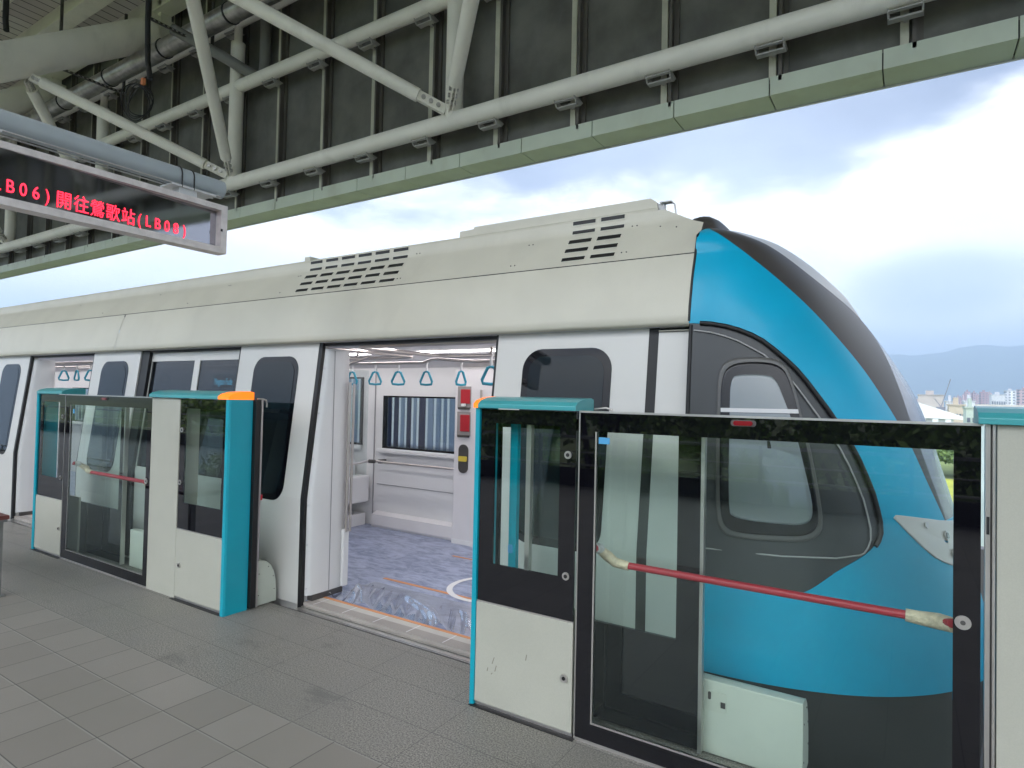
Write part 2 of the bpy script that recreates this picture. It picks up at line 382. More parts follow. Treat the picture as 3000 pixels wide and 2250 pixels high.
b.grid([[(XB, 3.48, 2.715), (-4.0, 3.48, 2.715), (-1.245, 3.48, 2.715)], [(XB, 3.484, 2.735), (-4.0, 3.484, 2.735), (-1.25, 3.484, 2.735)], [(XB, 3.56, 2.745), (-4, 3.56, 2.745), (-1.26, 3.56, 2.745)]])
b.build('roof_fairing', cream, train)
ro = MB().box(XB, -1.27, 3.55, 5.17, 2.60, 2.742).build('roof', cream, train)
ro2 = MB()
ro2.extr([(-2.72, 2.73), (-2.72, 2.782), (-2.6, 2.785), (-2.59, 2.80), (-1.30, 2.80), (-1.265, 2.775), (-1.255, 2.73)], 1, 3.50, 5.2); ro2.build('equipment_hood', cream, ro, .004)
each('roof_box', cream, ro, [(-4.40, -4.33, 3.50, 3.9, 2.73, 2.775), (-4.329, -4.22, 3.55, 3.9, 2.73, 2.757)])
# dark cable dome and sensor bracket at the front of the roof
dm = []
for i in range(13):
    v_ = i/12*PI
    dm.append([(-1.06+.145*math.cos(PI*k/14), 3.98-.42*math.cos(v_), 2.50+.25*math.sin(PI*k/14)*math.sin(v_)**.6) for k in range(15)])
MB().grid(dm).build('roof_dome', darkglass, ro)
MB().box(-1.26, -1.225, 3.52, 3.56, 2.68, 2.765).box(-1.245, -1.175, 3.50, 3.55, 2.765, 2.771).tube([(-1.18, 3.53, 2.768), (-1.16, 3.52, 2.75), (-1.15, 3.52, 2.68)], .005, 8).build('sensor_bracket', silver, ro)
# ventilation slots
def fY(z): return float(np.interp(z, [p[1] for p in fair], [p[0] for p in fair]))
rowz = [(2.697, 2.722), (2.638, 2.661), (2.565, 2.594), (2.50, 2.527), (2.438, 2.463)]
cols1 = [(-4.292, -4.145), (-4.10, -3.955), (-3.91, -3.76), (-3.718, -3.572), (-3.53, -3.38), (-3.338, -3.188)]; cols2 = [(-1.80, -1.645), (-1.607, -1.453)]
finm = mat('vent_fin', (.045, .042, .038), .6); rimm = mat('vent_rim', (.66, .66, .56), .4)
for cols in (cols1, cols2):
    vent = MB(); rim = MB()
    for x0, x1 in cols:
        for z0, z1 in rowz:
            zz = [z0, (z0+z1)/2, z1]
            # flat black patch just off the panel, painted for the shade inside the slot
            vent.grid([[(x0, fY(z)-.002, z), (x1, fY(z)-.002, z)] for z in zz], False)
            for a, b_ in ((z0-.004, z0), (z1, z1+.003)): rim.grid([[(x0-.003, fY(z)-.0038, z), (x1+.003, fY(z)-.0038, z)] for z in (a, b_)], False)
    vb = vent.build('vent_bank', rubber, train); rim.build('vent_rim', rimm, vb)
# screws by the slots
b = MB()
for x, z in ((-3.10, 2.66), (-3.07, 2.66), (-3.16, 2.455), (-3.13, 2.455), (-2.1, 2.60), (-2.07, 2.6), (-2.17, 2.45), (-2.14, 2.45), (-1.40, 2.64), (-1.37, 2.64), (-1.41, 2.455), (-1.38, 2.455), (-1.22, 2.61), (-1.12, 2.59),
             (-4.4, 2.60), (-4.37, 2.6), (-4.5, 2.45), (-5.4, 2.6), (-5.37, 2.6), (-5.9, 2.45), (-6.6, 2.6), (-7.6, 2.45), (-8.4, 2.6)):
    MB().disc((x, fY(z)-.003, z), (0, 1, 0), .0045, .006, 8).build('fairing_screw', dsteel, train)

b = MB()
for z in (.12, .45, .75, 1.1, 1.45, 1.8): MB().disc((-3.848, ts(z)+.035, z), (0, -1, 0), .008, .004, 10).build('pillar_screw', silver, train)
# gutter lip and drip joint above the doors
side_patch(MB(), -1.15, XE, 1.978, 1.984, -.012, .02).build('panel_joint', cream, train)
# ---- nose: a lofted shell described by height z and an angle th that runs round the front
ZT = np.array([.2, .8, 1.2, 1.6, 2.0, 2.3, 2.5, 2.6, 2.645]); XT = np.array([.43, .28, .17, .05, -.17, -.40, -.62, -.85, -.93])
ZW = np.array([.2, .28, .5, .8, 2.03, 2.242, 2.40]); WW = np.array([1.19, 1.215, 1.235, 1.235, 1.16, 1.116, 1.06])
def herm(x, X, Y):
    i = int(np.clip(np.searchsorted(X, x)-1, 0, len(X)-2)); h = X[i+1]-X[i]; t = (x-X[i])/h
    def sl(j):
        if j == 0: return (Y[1]-Y[0])/(X[1]-X[0])
        if j == len(X)-1: return (Y[-1]-Y[-2])/(X[-1]-X[-2])
        a = (Y[j]-Y[j-1])/(X[j]-X[j-1]); b = (Y[j+1]-Y[j])/(X[j+1]-X[j]); return 0 if a*b <= 0 else 2*a*b/(a+b)
    return Y[i]*(1+2*t)*(1-t)**2+sl(i)*h*t*(1-t)**2+Y[i+1]*t*t*(3-2*t)+sl(i+1)*h*t*t*(t-1)
def wz(z): return 1.06*max(0, 1-((z-2.4)/.2451)**3)**.45 if z > 2.4 else herm(z, ZW, WW)
def NP(th, z, off=0.0):
    L = herm(z, ZT, XT)-XE; x = XE+L*abs(math.sin(th))**.8; y = YC-wz(z)*math.cos(th)
    if off:
        e = 1e-3
        p = Vector(NP(th, z)); a = Vector(NP(th+e, z))-p; bq = Vector(NP(th, z+e if z < 2.63 else z))-p
        n = a.cross(bq); n.normalize(); return tuple(p+n*off)
    return (x, y, z)
A_ = [(.711, .35), (.726, .375), (.821, .494), (.922, .655), (.957, .692), (1.007, .719), (1.057, .726), (1.157, .723), (1.272, .702), (1.418, .655), (1.53, .60), (1.653, .535), (1.769, .470), (1.854, .395), (1.92, .32), (1.96, .235), (1.985, .16), (2.0, .09), (2.01, 0)]
B_ = [(1.017, 1.197), (1.192, 1.135), (1.393, 1.067), (1.543, 1.0), (1.648, .955), (1.794, .903), (1.929, .839), (2.099, .733), (2.245, .603), (2.395, .416), (2.48, .27), (2.559, .092), (2.60, .0), (2.645, 0)]
C_ = [(1.017, 1.215), (1.15, 1.20), (1.4, 1.16), (1.54, 1.15), (1.718, 1.20), (1.869, 1.309), (2.034, 1.46), (2.134, 1.50), (2.215, 1.27), (2.335, 1.06), (2.486, .86), (2.542, .66), (2.60, .36), (2.645, .1)]
def cur(C, z): X = np.array([a for a, _ in C]); Y = np.array([b_ for _, b_ in C]); return float(herm(z, X, Y))
def zrange(a, b, n):      # denser near the roof
    p = np.linspace(0, 1, n); f_ = lambda z: math.asin(min(1, max(0, (z-.2)/2.45)))
    return [.2+2.45*math.sin(f_(a)+(f_(b)-f_(a))*q) for q in p]
def nose_patch(name, m, z0, z1, lo, hi, nz, nc, off=0, parent=None):
    rows = []
    for z in zrange(z0, z1, nz):
        a, b_ = lo(z), hi(z); rows.append([NP(a+(b_-a)*k/nc, z, off) for k in range(nc+1)])
    return rows
nose_blue = MB()
ZB = .265
for zz0, zz1, lo, hi, nz, nc in ((ZB, .711, lambda z: 0, lambda z: PI, 14, 70), (.711, 1.017, lambda z: cur(A_, z), lambda z: PI, 14, 60),
                                 (1.017, 2.01, lambda z: cur(A_, z), lambda z: cur(B_, z), 50, 22), (2.01, 2.599, lambda z: 0, lambda z: cur(B_, z), 40, 22),
                                 (1.017, 2.599, lambda z: PI-cur(B_, z), lambda z: PI, 50, 20)):
    nose_blue.grid(nose_patch('', None, zz0, zz1, lo, hi, nz, nc))
nose = nose_blue.build('nose_shell', blue, train)
db = MB(); db.grid(nose_patch('', None, .711, 2.008, lambda z: 0, lambda z: cur(A_, z), 60, 14, -.004)); db.build('cab_side_panel', darkpanel, train)
gb = MB()
gb.grid(nose_patch('', None, 1.017, 2.643, lambda z: cur(B_, z), lambda z: max(cur(B_, z)+.01, cur(C_, z)), 70, 12))
gb.grid(nose_patch('', None, 1.017, 2.643, lambda z: PI-max(cur(B_, z)+.01, cur(C_, z)), lambda z: PI-cur(B_, z), 70, 12)); gb.build('windscreen_surround', darkglass, train)
gb = MB(); gb.grid(nose_patch('', None, 1.017, 2.134, lambda z: max(cur(B_, z)+.01, cur(C_, z)), lambda z: PI-max(cur(B_, z)+.01, cur(C_, z)), 40, 20)); gb.build('windscreen', lightglass, train)
rg = []
for z in zrange(2.134, 2.6445, 44):
    a0 = max(cur(B_, z)+.01, cur(C_, z)); h_ = .024*min(1, (z-2.12)/.12); n_ = 24
    rg.append([NP(a0+(PI-2*a0)*k/n_, z, h_*min(1, 6*min(k, n_-k)/n_)) for k in range(n_+1)])
MB().grid(rg).build('roof_ridge', silver, train)
# raised dark bead that follows the arch
def bead(pts, rad, m, name, parent, off=.004, seg=8):
    return MB().tube([NP(a, z, off) for a, z in pts], rad, seg).build(name, m, parent)
arch = [(cur(A_, z), z) for z in (2.006, 2.0, 1.985, 1.965, 1.94, 1.91, 1.87, 1.82, 1.77, 1.71, 1.65, 1.58, 1.5, 1.42, 1.34, 1.26, 1.18, 1.1, 1.05, 1.0, .965, .94)]
bead(arch, .012, rubber, 'arch_seal', nose)
bead([(max(.012, a-.055-.02*(z > 1.9)), z-.03) for a, z in arch[1:]]+[(.6, .90), (.5, .885), (.3, .88), (.02, .875)], .004, mat('arch_trim_grey', (.35, .35, .34), .35), 'arch_trim', nose, .005)
bead([(0.004, 2.0), (.004, 1.6), (.004, 1.2), (.004, .8), (.004, .4), (.004, .28)], .010, rubber, 'joint_seal', nose, -.004)
MB().tube([NP(0.0, z, .0) for z in (2.02, 2.1, 2.2, 2.3, 2.4, 2.5, 2.56)], .007, 8).build('joint_gap', rubber, nose)
# lower skirt, dark grey
rows = []
for z, s in ((ZB, -.012), (.2, -.03), (.0, -.05), (-.3, -.08), (-.9, -.1)):
    rows.append([NP(PI*k/60, ZB, s)[:2]+(z,) for k in range(61)])
MB().grid(rows).build('nose_skirt', mat('skirt_grey', (.035, .037, .037), .5), train)
# cab side window
def ring_on(pts, off, name, m, parent, lift=.012):
    c = (sum(p[0] for p in pts)/len(pts), sum(p[1] for p in pts)/len(pts)); rows = []
    for k, s in enumerate((1.0, 1.0, .97, .8, .5, .05)):
        rows.append([NP(c[0]+(p[0]-c[0])*s, c[1]+(p[1]-c[1])*s, -.005 if k == 0 else off) for p in pts+[pts[0]]])
    return MB().grid(rows).build(name, m, parent)
def smooth_poly(pts, it=2):
    for _ in range(it):
        q = []
        for i in range(len(pts)):
            a, b_ = pts[i], pts[(i+1) % len(pts)]; q += [(a[0]*.75+b_[0]*.25, a[1]*.75+b_[1]*.25), (a[0]*.25+b_[0]*.75, a[1]*.25+b_[1]*.75)]
        pts = q
    return pts
fo = smooth_poly([(.095, 1.538), (.086, 1.077), (.10, .965), (.15, .945), (.283, .948), (.40, .955), (.462, 1.0), (.472, 1.112), (.462, 1.363), (.44, 1.548), (.433, 1.718), (.41, 1.815), (.266, 1.83), (.14, 1.815), (.104, 1.74)])
fi = smooth_poly([(.108, 1.538), (.10, 1.077), (.115, .99), (.16, .972), (.283, .975), (.39, .98), (.443, 1.02), (.455, 1.112), (.445, 1.363), (.427, 1.548), (.418, 1.70), (.395, 1.79), (.266, 1.805), (.155, 1.79), (.118, 1.72)])
pa = smooth_poly([(.145, 1.60), (.128, 1.082), (.143, 1.04), (.286, 1.03), (.40, 1.03), (.437, 1.09), (.42, 1.3), (.395, 1.508), (.372, 1.62), (.352, 1.72), (.31, 1.738), (.20, 1.738), (.158, 1.725)], 2)
wf = ring_on(fo, .012, 'cab_window', mat('window_bead', (.10, .10, .095), .3), train)
ring_on(fi, .016, 'window_frame', mat('window_black', (.007, .007, .009), .25), wf)
ring_on(pa, .0185, 'window_pane', mat('cab_window_glass', (.20, .23, .24), .03, coat=1, var=.02), wf)
rows = [[NP(.112+(.425-.112)*k/12, z, .024) for k in range(13)] for z in (1.552, 1.572)]+[[NP(.112+(.425-.112)*k/12, 1.572, .01) for k in range(13)]]
MB().grid(rows, False).build('window_bar', silver, wf)
# headlight
hl = smooth_poly([(.79, 1.082), (.914, 1.064), (1.197, 1.014), (1.45, .99), (1.52, .86), (1.45, .78), (1.30, .765), (1.152, .80), (1.02, .85), (.95, .905), (.89, .965), (.845, 1.015)], 1)
h = ring_on(hl, .008, 'headlight', white, train)
for a, z in ((1.132, .952), (1.155, .862)):
    p = Vector(NP(a, z, .012)); n_ = (Vector(NP(a, z, .05))-p).normalized()
    MB().disc(p, n_, .024, .006, 20).build('lamp_lens', alu, h); MB().disc(p+n_*.004, n_, .015, .005, 16).build('lamp_lens', mat('lens', (.06, .06, .07), .05, coat=1), h)
p = Vector(NP(.99, 1.018, .012)); MB().disc(p, (Vector(NP(.99, 1.018, .05))-p).normalized(), .016, .004, 16).build('lamp_cap', silver, h)

# ---- interior
inn = []
MB().box(XB, -1.0, 3.185, 5.52, -.06, .02).build('floor', marblem, train)
for x0, x1, y0, y1 in ((-3.816, -2.3, 3.945, 3.98), (-3.816, -2.3, 4.90, 4.93), (-3.9, -2.2, 3.305, 3.335), (-9.2, -7.6, 3.305, 3.335)): MB().box(x0, x1, y0, y1, .0205, .0225).build('floor_line', orangeline, train)
ar = MB()
ringo = [(-2.90+.36*math.cos(a), 4.25+.36*math.sin(a)) for a in np.linspace(0, 2*PI, 49)[:-1]]; ringi = [(-2.90+.31*math.cos(a), 4.25+.31*math.sin(a)) for a in np.linspace(0, 2*PI, 49)[:-1]]
ar.add([(x, y, .0235) for x, y in ringo+ringi], [[i, (i+1) % 48, 48+(i+1) % 48, 48+i] for i in range(48)]); ar.build('floor_ring', inwhite, train)
# threshold plates
tilem = mat('threshold_plate', (.33, .30, .27), .5, var=.08); tilel = mat('threshold_pale', (.50, .47, .43), .5, var=.06)
for a, bb in ((-3.86, -2.2), (-9.24, -7.6)):
    each('door_sill', alu, train, [(a, bb, 3.128, 3.168, -.06, -.004), (a, bb, 3.062, 3.072, -.03, -.006), (a, bb, 3.082, 3.118, -.03, -.008)])
    MB().box(a, bb, 3.15, 3.24, -.03, .0208).build('threshold', tilem, train)
    MB().box(a, bb, 3.24, 3.304, -.03, .0212).build('threshold', tilel, train)
    jb = MB(); x = a+.1
    while x < bb: jb.add([(x, 3.155, .0222), (x+.008, 3.155, .0222), (x+.008, 3.303, .0222), (x, 3.303, .0222)], [[0, 1, 2, 3]]); x += .31
    jb.build('threshold_joint', inpink, train)
# crumpled clear plastic film on the floor
filmm = glass('plastic_film', (.95, .97, 1), .34)
rows = []
for i in range(26):
    yv = 3.335+i*.02; row = []
    for k in range(120):
        xx = -3.80+k*.0129; sft = xx+1.5*(yv-3.33)+.05*math.sin(xx*7); ph = sft*13+1.6*math.sin(sft*3.1)
        env = ss(1-i/25, 0, .55)*(.35+.65*abs(math.sin(xx*2.3+.8)))
        row.append((xx, yv, .025+.034*env*max(0, math.sin(ph))**4+.006*env*math.sin(xx*61+yv*40)))
    rows.append(row)
MB().grid(rows).build('plastic_film', filmm, train)
# far wall with windows
fw = MB(); WY = 5.5
def frect(x0, x1, z0, z1, y=WY, d=.06): fw.box(x0, x1, y, y+d, z0, z1)
for x0, x1, z0, z1 in ((XB, -13.6, .02, 2.1), (-13.6, -8.2, .02, .98), (-13.6, -8.2, 1.62, 2.1), (-8.2, -6.75, .02, 2.1), (-6.75, -5.72, .02, .98), (-6.75, -5.72, 1.82, 2.1), (-5.72, -5.37, .02, 2.1),
                       (-5.37, -3.2, .02, .965), (-5.37, -3.2, 1.595, 2.1), (-3.2, -1.0, .02, 2.1)): frect(x0, x1, z0, z1)
fw.build('far_wall', inwhite, train)
for x0, x1, z0, z1 in ((-13.6, -8.2, .98, 1.62), (-6.75, -5.72, .98, 1.82), (-5.37, -3.2, .965, 1.595)):
    q = MB(); tk = .035
    q.box(x0, x1, 5.485, 5.53, z0-.001, z0+tk*.6).box(x0, x1, 5.485, 5.53, z1-tk*.5, z1+.001).box(x0, x0+tk, 5.484, 5.53, z0, z1).box(x1-tk, x1, 5.484, 5.53, z0, z1)
    q.build('window_frame', mat('window_black', (.007, .007, .009), .25), train)
    MB().box(x0, x1, 5.535, 5.541, z0, z1).build('window_pane', pane2, train)
    MB().box(x0-.06, x1, 5.44, 5.484, z0-.055, z0-.002).build('window_sill', inwhite, train, .01)
for x0, x1, z0, z1 in ((XB, XE, -.8, .96), (XB, XE, 1.83, 2.62), (-13.6, -13.6, 0, 0)):
    if x1 > x0: MB().box(x0, x1, 5.565, 5.60, z0, z1).build('outer_shell', white, train)
MB().box(XB, -1.0, 3.30, 5.56, 2.07, 2.13).build('ceiling', inwhite, train)
# coving over the doors
MB().extr([(3.24, 2.0), (3.55, 1.985), (3.62, 2.0), (3.75, 2.07), (3.24, 2.07)], 0, XB, -1.0).build('door_header', mat('header_grey', (.60, .60, .62), .35), train)
MB().extr([(5.5, 1.93), (5.25, 2.0), (5.1, 2.07), (5.5, 2.07)], 0, XB, -1.0).build('ceiling_cove', inpink, train)
for y in (3.98, 5.0):
    MB().box(XB, -1.3, y-.035, y+.035, 2.058, 2.069).build('ceiling_lamp', lamp_t, train)
# wainscot step, kick board, groove
MB().extr([(5.5, .2), (5.42, .17), (5.41, .05), (5.42, .021), (5.5, .021)], 0, -5.45, -4.2).build('kick_board', inpink, train)
MB().box(-5.45, -4.2, 5.494, 5.4985, .52, .528).box(-5.52, -5.508, 5.49, 5.499, .02, 2.0).build('wall_joint', mat('joint_grey', (.3, .29, .3), .5), train)
# equipment cupboard by the cab
cb = MB().box(-4.16, -2.9, 5.34, 5.5, .02, 1.9).build('equipment_cupboard', inpink, train, .006)
MB().box(-4.165, -2.9, 5.335, 5.345, .02, .07).build('cupboard_plinth', inwhite, cb)
for z0, z1 in ((1.478, 1.714), (1.18, 1.44)):
    MB().box(-4.12, -3.945, 5.332, 5.345, z0, z1).build('extinguisher_recess', mat('recess', (.30, .28, .27), .5), cb)
    MB().box(-4.075, -3.95, 5.322, 5.334, z0+.05, z1-.03).build('red_case', redm, cb, .006)
    MB().box(-4.105, -3.955, 5.320, 5.334, z0-.012, z0+.012).build('case_clip', dsteel, cb)
MB().extr(rnd_rect(-4.09, -3.965, .785, 1.091, .06, 6), 1, 5.328, 5.345).build('call_panel', dsteel, cb)
MB().extr(rnd_rect(-4.082, -3.973, .91, .965, .012, 3), 1, 5.315, 5.332).build('call_button', yel, cb)
MB().extr(rnd_rect(-4.055, -4.0, 1.50, 1.53, .01, 3), 1, 5.31, 5.323).build('case_tag', inwhite, cb)
MB().tube([(-3.80, 5.32, 1.68), (-3.80, 5.32, 1.3)], .012).build('cupboard_handle', steel, cb)
# pocket pillars at each door
def pillar(x, w, sgn=1):
    pts = [(x, 3.165), (x+.035, 3.175), (x+w, 3.25), (x+w, 3.52), (x-.12, 3.56), (x-.12, 3.20)]
    rows = []
    for z in np.linspace(.065, 1.955, 12):
        o = max(0, z-.8)*.118; rows.append([(x-.03, 3.145+o, z), (x+.0, 3.155+o, z), (x+.03*sgn, 3.165+o, z), (x+.05*sgn, 3.195+o, z), (x+.055*sgn, 3.30+o*.6, z), (x+.055*sgn, 3.4+o*.3, z), (x+.055*sgn, 3.51, z), (x-.05, 3.53, z)])
    return MB().grid(rows).build('door_pillar', mat('pillar_white', (.70, .70, .69), .3, coat=.1, var=.02), train)
for x, sg in ((-3.88, 1), (-9.26, 1), (-2.18, -1), (-7.57, -1)):
    pl = pillar(x, .05, sg)
    MB().box(min(x, x+.056*sg), max(x, x+.056*sg), 3.2, 3.5, .021, .066).build('pillar_foot', dsteel, pl)
MB().box(-3.823, -3.8215, 3.355, 3.361, .07, 1.94).build('pillar_joint', mat('joint_grey', (.3, .29, .3), .5), train)
MB().box(-3.84, -3.80, 3.475, 3.535, .067, .52).build('pillar_base', mat('pillar_white', (.7, .7, .7)), train, .01)
MB().tube([(-3.80, 3.50, .50), (-3.80, 3.50, 1.70)], .013).build('grab_pole', steel, train)
MB().tube([(-3.795, 3.535, .50), (-3.795, 3.54, 1.69)], .011).build('grab_pole', steel, train)
# glazed partition with grab pole, seat
MB().box(-5.62, -5.60, 4.90, 5.46, .62, 1.9).build('draught_screen', glass('screen_glass', (.9, .93, .93), .07), train)
MB().box(-5.72, -5.55, 4.88, 5.47, .30, .62).build('seat_end', inwhite, train, .02)
MB().box(-8.0, -5.75, 4.98, 5.46, .40, .46).build('seat', greyseat, train, .01)
MB().box(-8.0, -5.74, 4.95, 4.99, .32, .41).build('seat_front', greyseat, train)
MB().box(-5.752, -5.73, 4.94, 4.995, .30, .45).box(-8, -5.74, 4.944, 4.95, .30, .325).build('seat_tape', yel, train)
MB().box(-8.0, -5.6, 5.1, 5.46, .02, .16).build('seat_plinth', inwhite, train)
MB().extr(rnd_rect(-6.7, -5.80, .45, .80, .05), 1, 5.38, 5.46).build('seat_back', inwhite, train)
pole = [(-5.40, 4.58, 1.80), (-5.385, 4.57, 1.77), (-5.375, 4.56, 1.7), (-5.375, 4.56, .62), (-5.375, 4.56, .60)]
gp = MB().tube(pole, .014).build('grab_pole', steel, train)
for z in (.66, 1.0, 1.35): MB().tube([(-5.375, 4.56, z-.008), (-5.375, 4.56, z+.008)], .024).box(-5.46, -5.375, 4.555, 4.565, z-.005, z+.005).build('pole_clamp', dsteel, gp)
MB().tube([(-5.375, 4.56, .80), (-5.39, 5.0, .80), (-5.42, 5.30, .815), (-5.38, 5.36, .815), (-5.2, 5.37, .812), (-4.3, 5.37, .812), (-4.2, 5.37, .812), (-4.17, 5.40, .812)], .015).build('hand_rail', steel, train)
MB().tube([(-5.4, 5.30, .815), (-5.33, 5.33, .815)], .022).box(-5.32, -5.28, 5.37, 5.47, .79, .835).build('rail_joint', dsteel, train)
# ceiling rails and loops
def rail(pts, rad=.016, name='ceiling_rail'): return MB().tube(pts, rad, 12).build(name, steel, train)
r1 = rail([(-12, 4.9, 1.945), (-4.25, 4.9, 1.945), (-4.12, 4.88, 1.975), (-4.0, 4.86, 1.975), (-3.6, 4.9, 1.95), (-1.4, 4.9, 1.945)])
def loopr(xe, sg, y0=3.47, y1=4.66, z=1.985, rc=.17):
    pts = [(xe+sg*1.6, y0, z)]
    for cy, a0 in ((y0+rc, 0), (y1-rc, 1)):
        for k in range(7):
            a = PI/2*k/6
            if a0 == 0: pts.append((xe+sg*(rc-rc*math.sin(a)), cy-rc*math.cos(a), z))
            else: pts.append((xe+sg*(rc-rc*math.cos(a)), cy+rc*math.sin(a), z))
    return pts+[(xe+sg*1.6, y1, z)]
r2_ = rail(loopr(-3.76, 1), .019); r3 = rail(loopr(-4.10, -1), .019)
for x, y in ((-3.25, 4.66), (-2.75, 4.66), (-4.5, 4.66), (-5.0, 4.66), (-3.05, 3.47)): MB().tube([(x, y, 1.985), (x-.02, y+.06, 2.02), (x-.02, y+.07, 2.07)], .013).build('rail_hanger', steel, train)
rail([(-12, 3.80, 1.945), (-8.2, 3.8, 1.945), (-8.05, 3.95, 1.945)]); rail([(-12, 4.25, 1.93), (-5.5, 4.25, 1.93)])
rail([(-7.9, 3.9, 1.93), (-8.2, 3.88, 1.85), (-8.5, 3.86, 1.74), (-8.65, 3.86, 1.6), (-8.68, 3.86, .1)], .016, 'grab_pole')
rail([(-4.62, 4.5, 1.985), (-4.85, 4.5, 1.93), (-5.15, 4.5, 1.84), (-5.36, 4.54, 1.79)], .018, 'grab_pole')
straps = []
def strap(x, y, z, ang, parent):
    """triangle hand strap hung from a rail at (x,y,z)"""
    ca, sa = math.cos(ang), math.sin(ang)
    def P(a, zz): return (x+a*ca, y+a*sa, zz)
    s = MB().tube([P(0, z+.018), P(.012, z), P(0, z-.03)], .008, 6).tube([P(0, z-.02), P(0, z-.10)], .011, 6).build('hand_strap', inwhite, parent)
    out = [(0, z-.09), (-.026, z-.10), (-.068, z-.195), (-.06, z-.222), (0, z-.227), (.06, z-.222), (.068, z-.195), (.026, z-.10), (0, z-.09)]
    MB().tube([P(a, zz) for a, zz in out], .0125, 8, False).build('strap_handle', strapb, s)
for x, ang in ((-5.29, .15), (-4.93, 1.1), (-4.59, .95), (-4.2, .2), (-3.75, 1.45)): strap(x, 4.9, 1.945, ang, r1)
strap(-2.72, 3.93, 1.93, .5, r2_)
rs = rail([(-12, 4.0, 1.945), (-7.9, 4.0, 1.945)])
for x in (-9.0, -8.75, -8.5, -8.3, -8.1, -9.4, -9.8, -10.2): strap(x, 4.0, 1.945, rng.random()*.8, rs)
for x in (-9.2, -9.8, -10.4, -11): strap(x, 4.9, 1.945, rng.random(), r1)
# driver desk bulkhead so the cab is closed
MB().box(-1.06, -1.02, 3.36, 5.5, .02, 2.06).build('cab_bulkhead', inpink, train)
# destination display in the side window
def text(body, size, M_, m, parent, name='lettering', ext=.001, font_w=1.0, bold=0.0):
    c = bpy.data.curves.new(name, 'FONT'); c.body = body; c.size = size; c.extrude = ext; c.offset = bold
    o = bpy.data.objects.new(name, c); col.objects.link(o)
    bpy.context.view_layer.update()
    me = bpy.data.meshes.new_from_object(o.evaluated_get(bpy.context.evaluated_depsgraph_get()))
    bpy.data.objects.remove(o); me.name = name
    me.materials.clear(); me.materials.append(m)
    me.transform(Matrix.Diagonal((font_w, 1, 1, 1))); 
    off = wloc(parent); me.transform(Matrix.Translation(-off) @ M_)
    ob = bpy.data.objects.new(name, me); col.objects.link(ob); ob.parent = parent; return ob
def frameM(o, ex, ey):
    ex = Vector(ex).normalized(); ey = Vector(ey).normalized(); ez = ex.cross(ey)
    return Matrix(((ex.x, ey.x, ez.x, o[0]), (ex.y, ey.y, ez.y, o[1]), (ex.z, ey.z, ez.z, o[2]), (0, 0, 0, 1)))
dd = side_patch(MB(), -5.37, -4.945, 1.62, 1.76, OFF+.02, .01).build('route_display', rubber, train)
text('Yingtao Fude', .085, frameM((-5.345, ts(1.655, OFF+.018), 1.665), (1, 0, 0), (0, .118, 1)), ledc, dd, font_w=.62)
q = MB()
for x0, x1, z0, z1 in ((-5.365, -4.95, 1.748, 1.753), (-5.365, -4.95, 1.625, 1.63), (-5.365, -5.36, 1.625, 1.753)): side_patch(q, x0, x1, z0, z1, OFF+.017, .002)
q.build('display_border', ledc, dd)

# ------------------------------------------------------------------ platform gates
GY = 2.67
def cap(mb, x0, x1, y0=2.64, y1=2.842, z=1.545):
    pts = [(y0, z), (y0, z+.022), (y0+.025, z+.04), (y0+.08, z+.055), (y1-.03, z+.062), (y1, z+.055), (y1, z)]
    return mb.extr(pts, 0, x0, x1)
def fastener(parent, x, z, y=GY-.002, name='lock', r_=.019):
    a = MB().disc((x, y, z), (0, -1, 0), r_, .006, 18).build(name, alu, parent); MB().disc((x, y-.006, z), (0, -1, 0), r_*.5, .002, 12).build('keyhole', rubber, a)
def glazed(parent, x0, x1, z0, z1, wx0, wx1, wz0, wz1, y=GY, name='glass_panel'):
    """glass sheet with a black printed border and a clear middle"""
    q = MB(); th = .012
    for a, b_, c_, d_ in ((x0, wx0, z0, z1), (wx1, x1, z0, z1), (wx0, wx1, z0, wz0), (wx0, wx1, wz1, z1)): q.box(a, b_, y, y+th, c_, d_)
    p = q.build(name, gateblack, parent)
    MB().add([(wx0, y+.001, wz0), (wx1, y+.001, wz0), (wx1, y+.001, wz1), (wx0, y+.001, wz1)], [[0, 1, 2, 3]]).build('pane', pane, p)
    return p
def cabinet(name, label, x0, x1, gx0, gx1, w_, post=None, capx=None, solid=None, grp='platform gate cabinets'):
    t_ = thing(name, label, 'gate cabinet', ((x0+x1)/2, 2.75, 0), grp)
    q = MB().box(gx0, gx1, GY-.004, GY+.006, .02, .535); q.build('lower_panel', creamgate, t_, .002)
    each('trim', alu, t_, [(gx0, gx1, GY-.001, GY+.004, .536, .542), (gx0, gx1, GY+.004, 2.83, .0, .02)])
    if gx1-gx0 > .3 and w_: glazed(t_, gx0+.004, gx1-.004, .543, 1.54, *w_, name='upper_glass')
    MB().box(gx0, gx1, 2.815, 2.83, .0, .55).build('back_panel', creamgate, t_)
    if solid: MB().box(solid[0], solid[1], GY-.005, 2.83, .0, 1.54).build('side_column', creamgate, t_, .003)
    c0, c1 = capx; cp = cap(MB(), c0, c1).build('cap', teal, t_, .003)
    MB().box(gx0-.02, gx1+.02, GY-.03, 2.85, -.002, .003).build('base_gap', rubber, t_)
    return t_
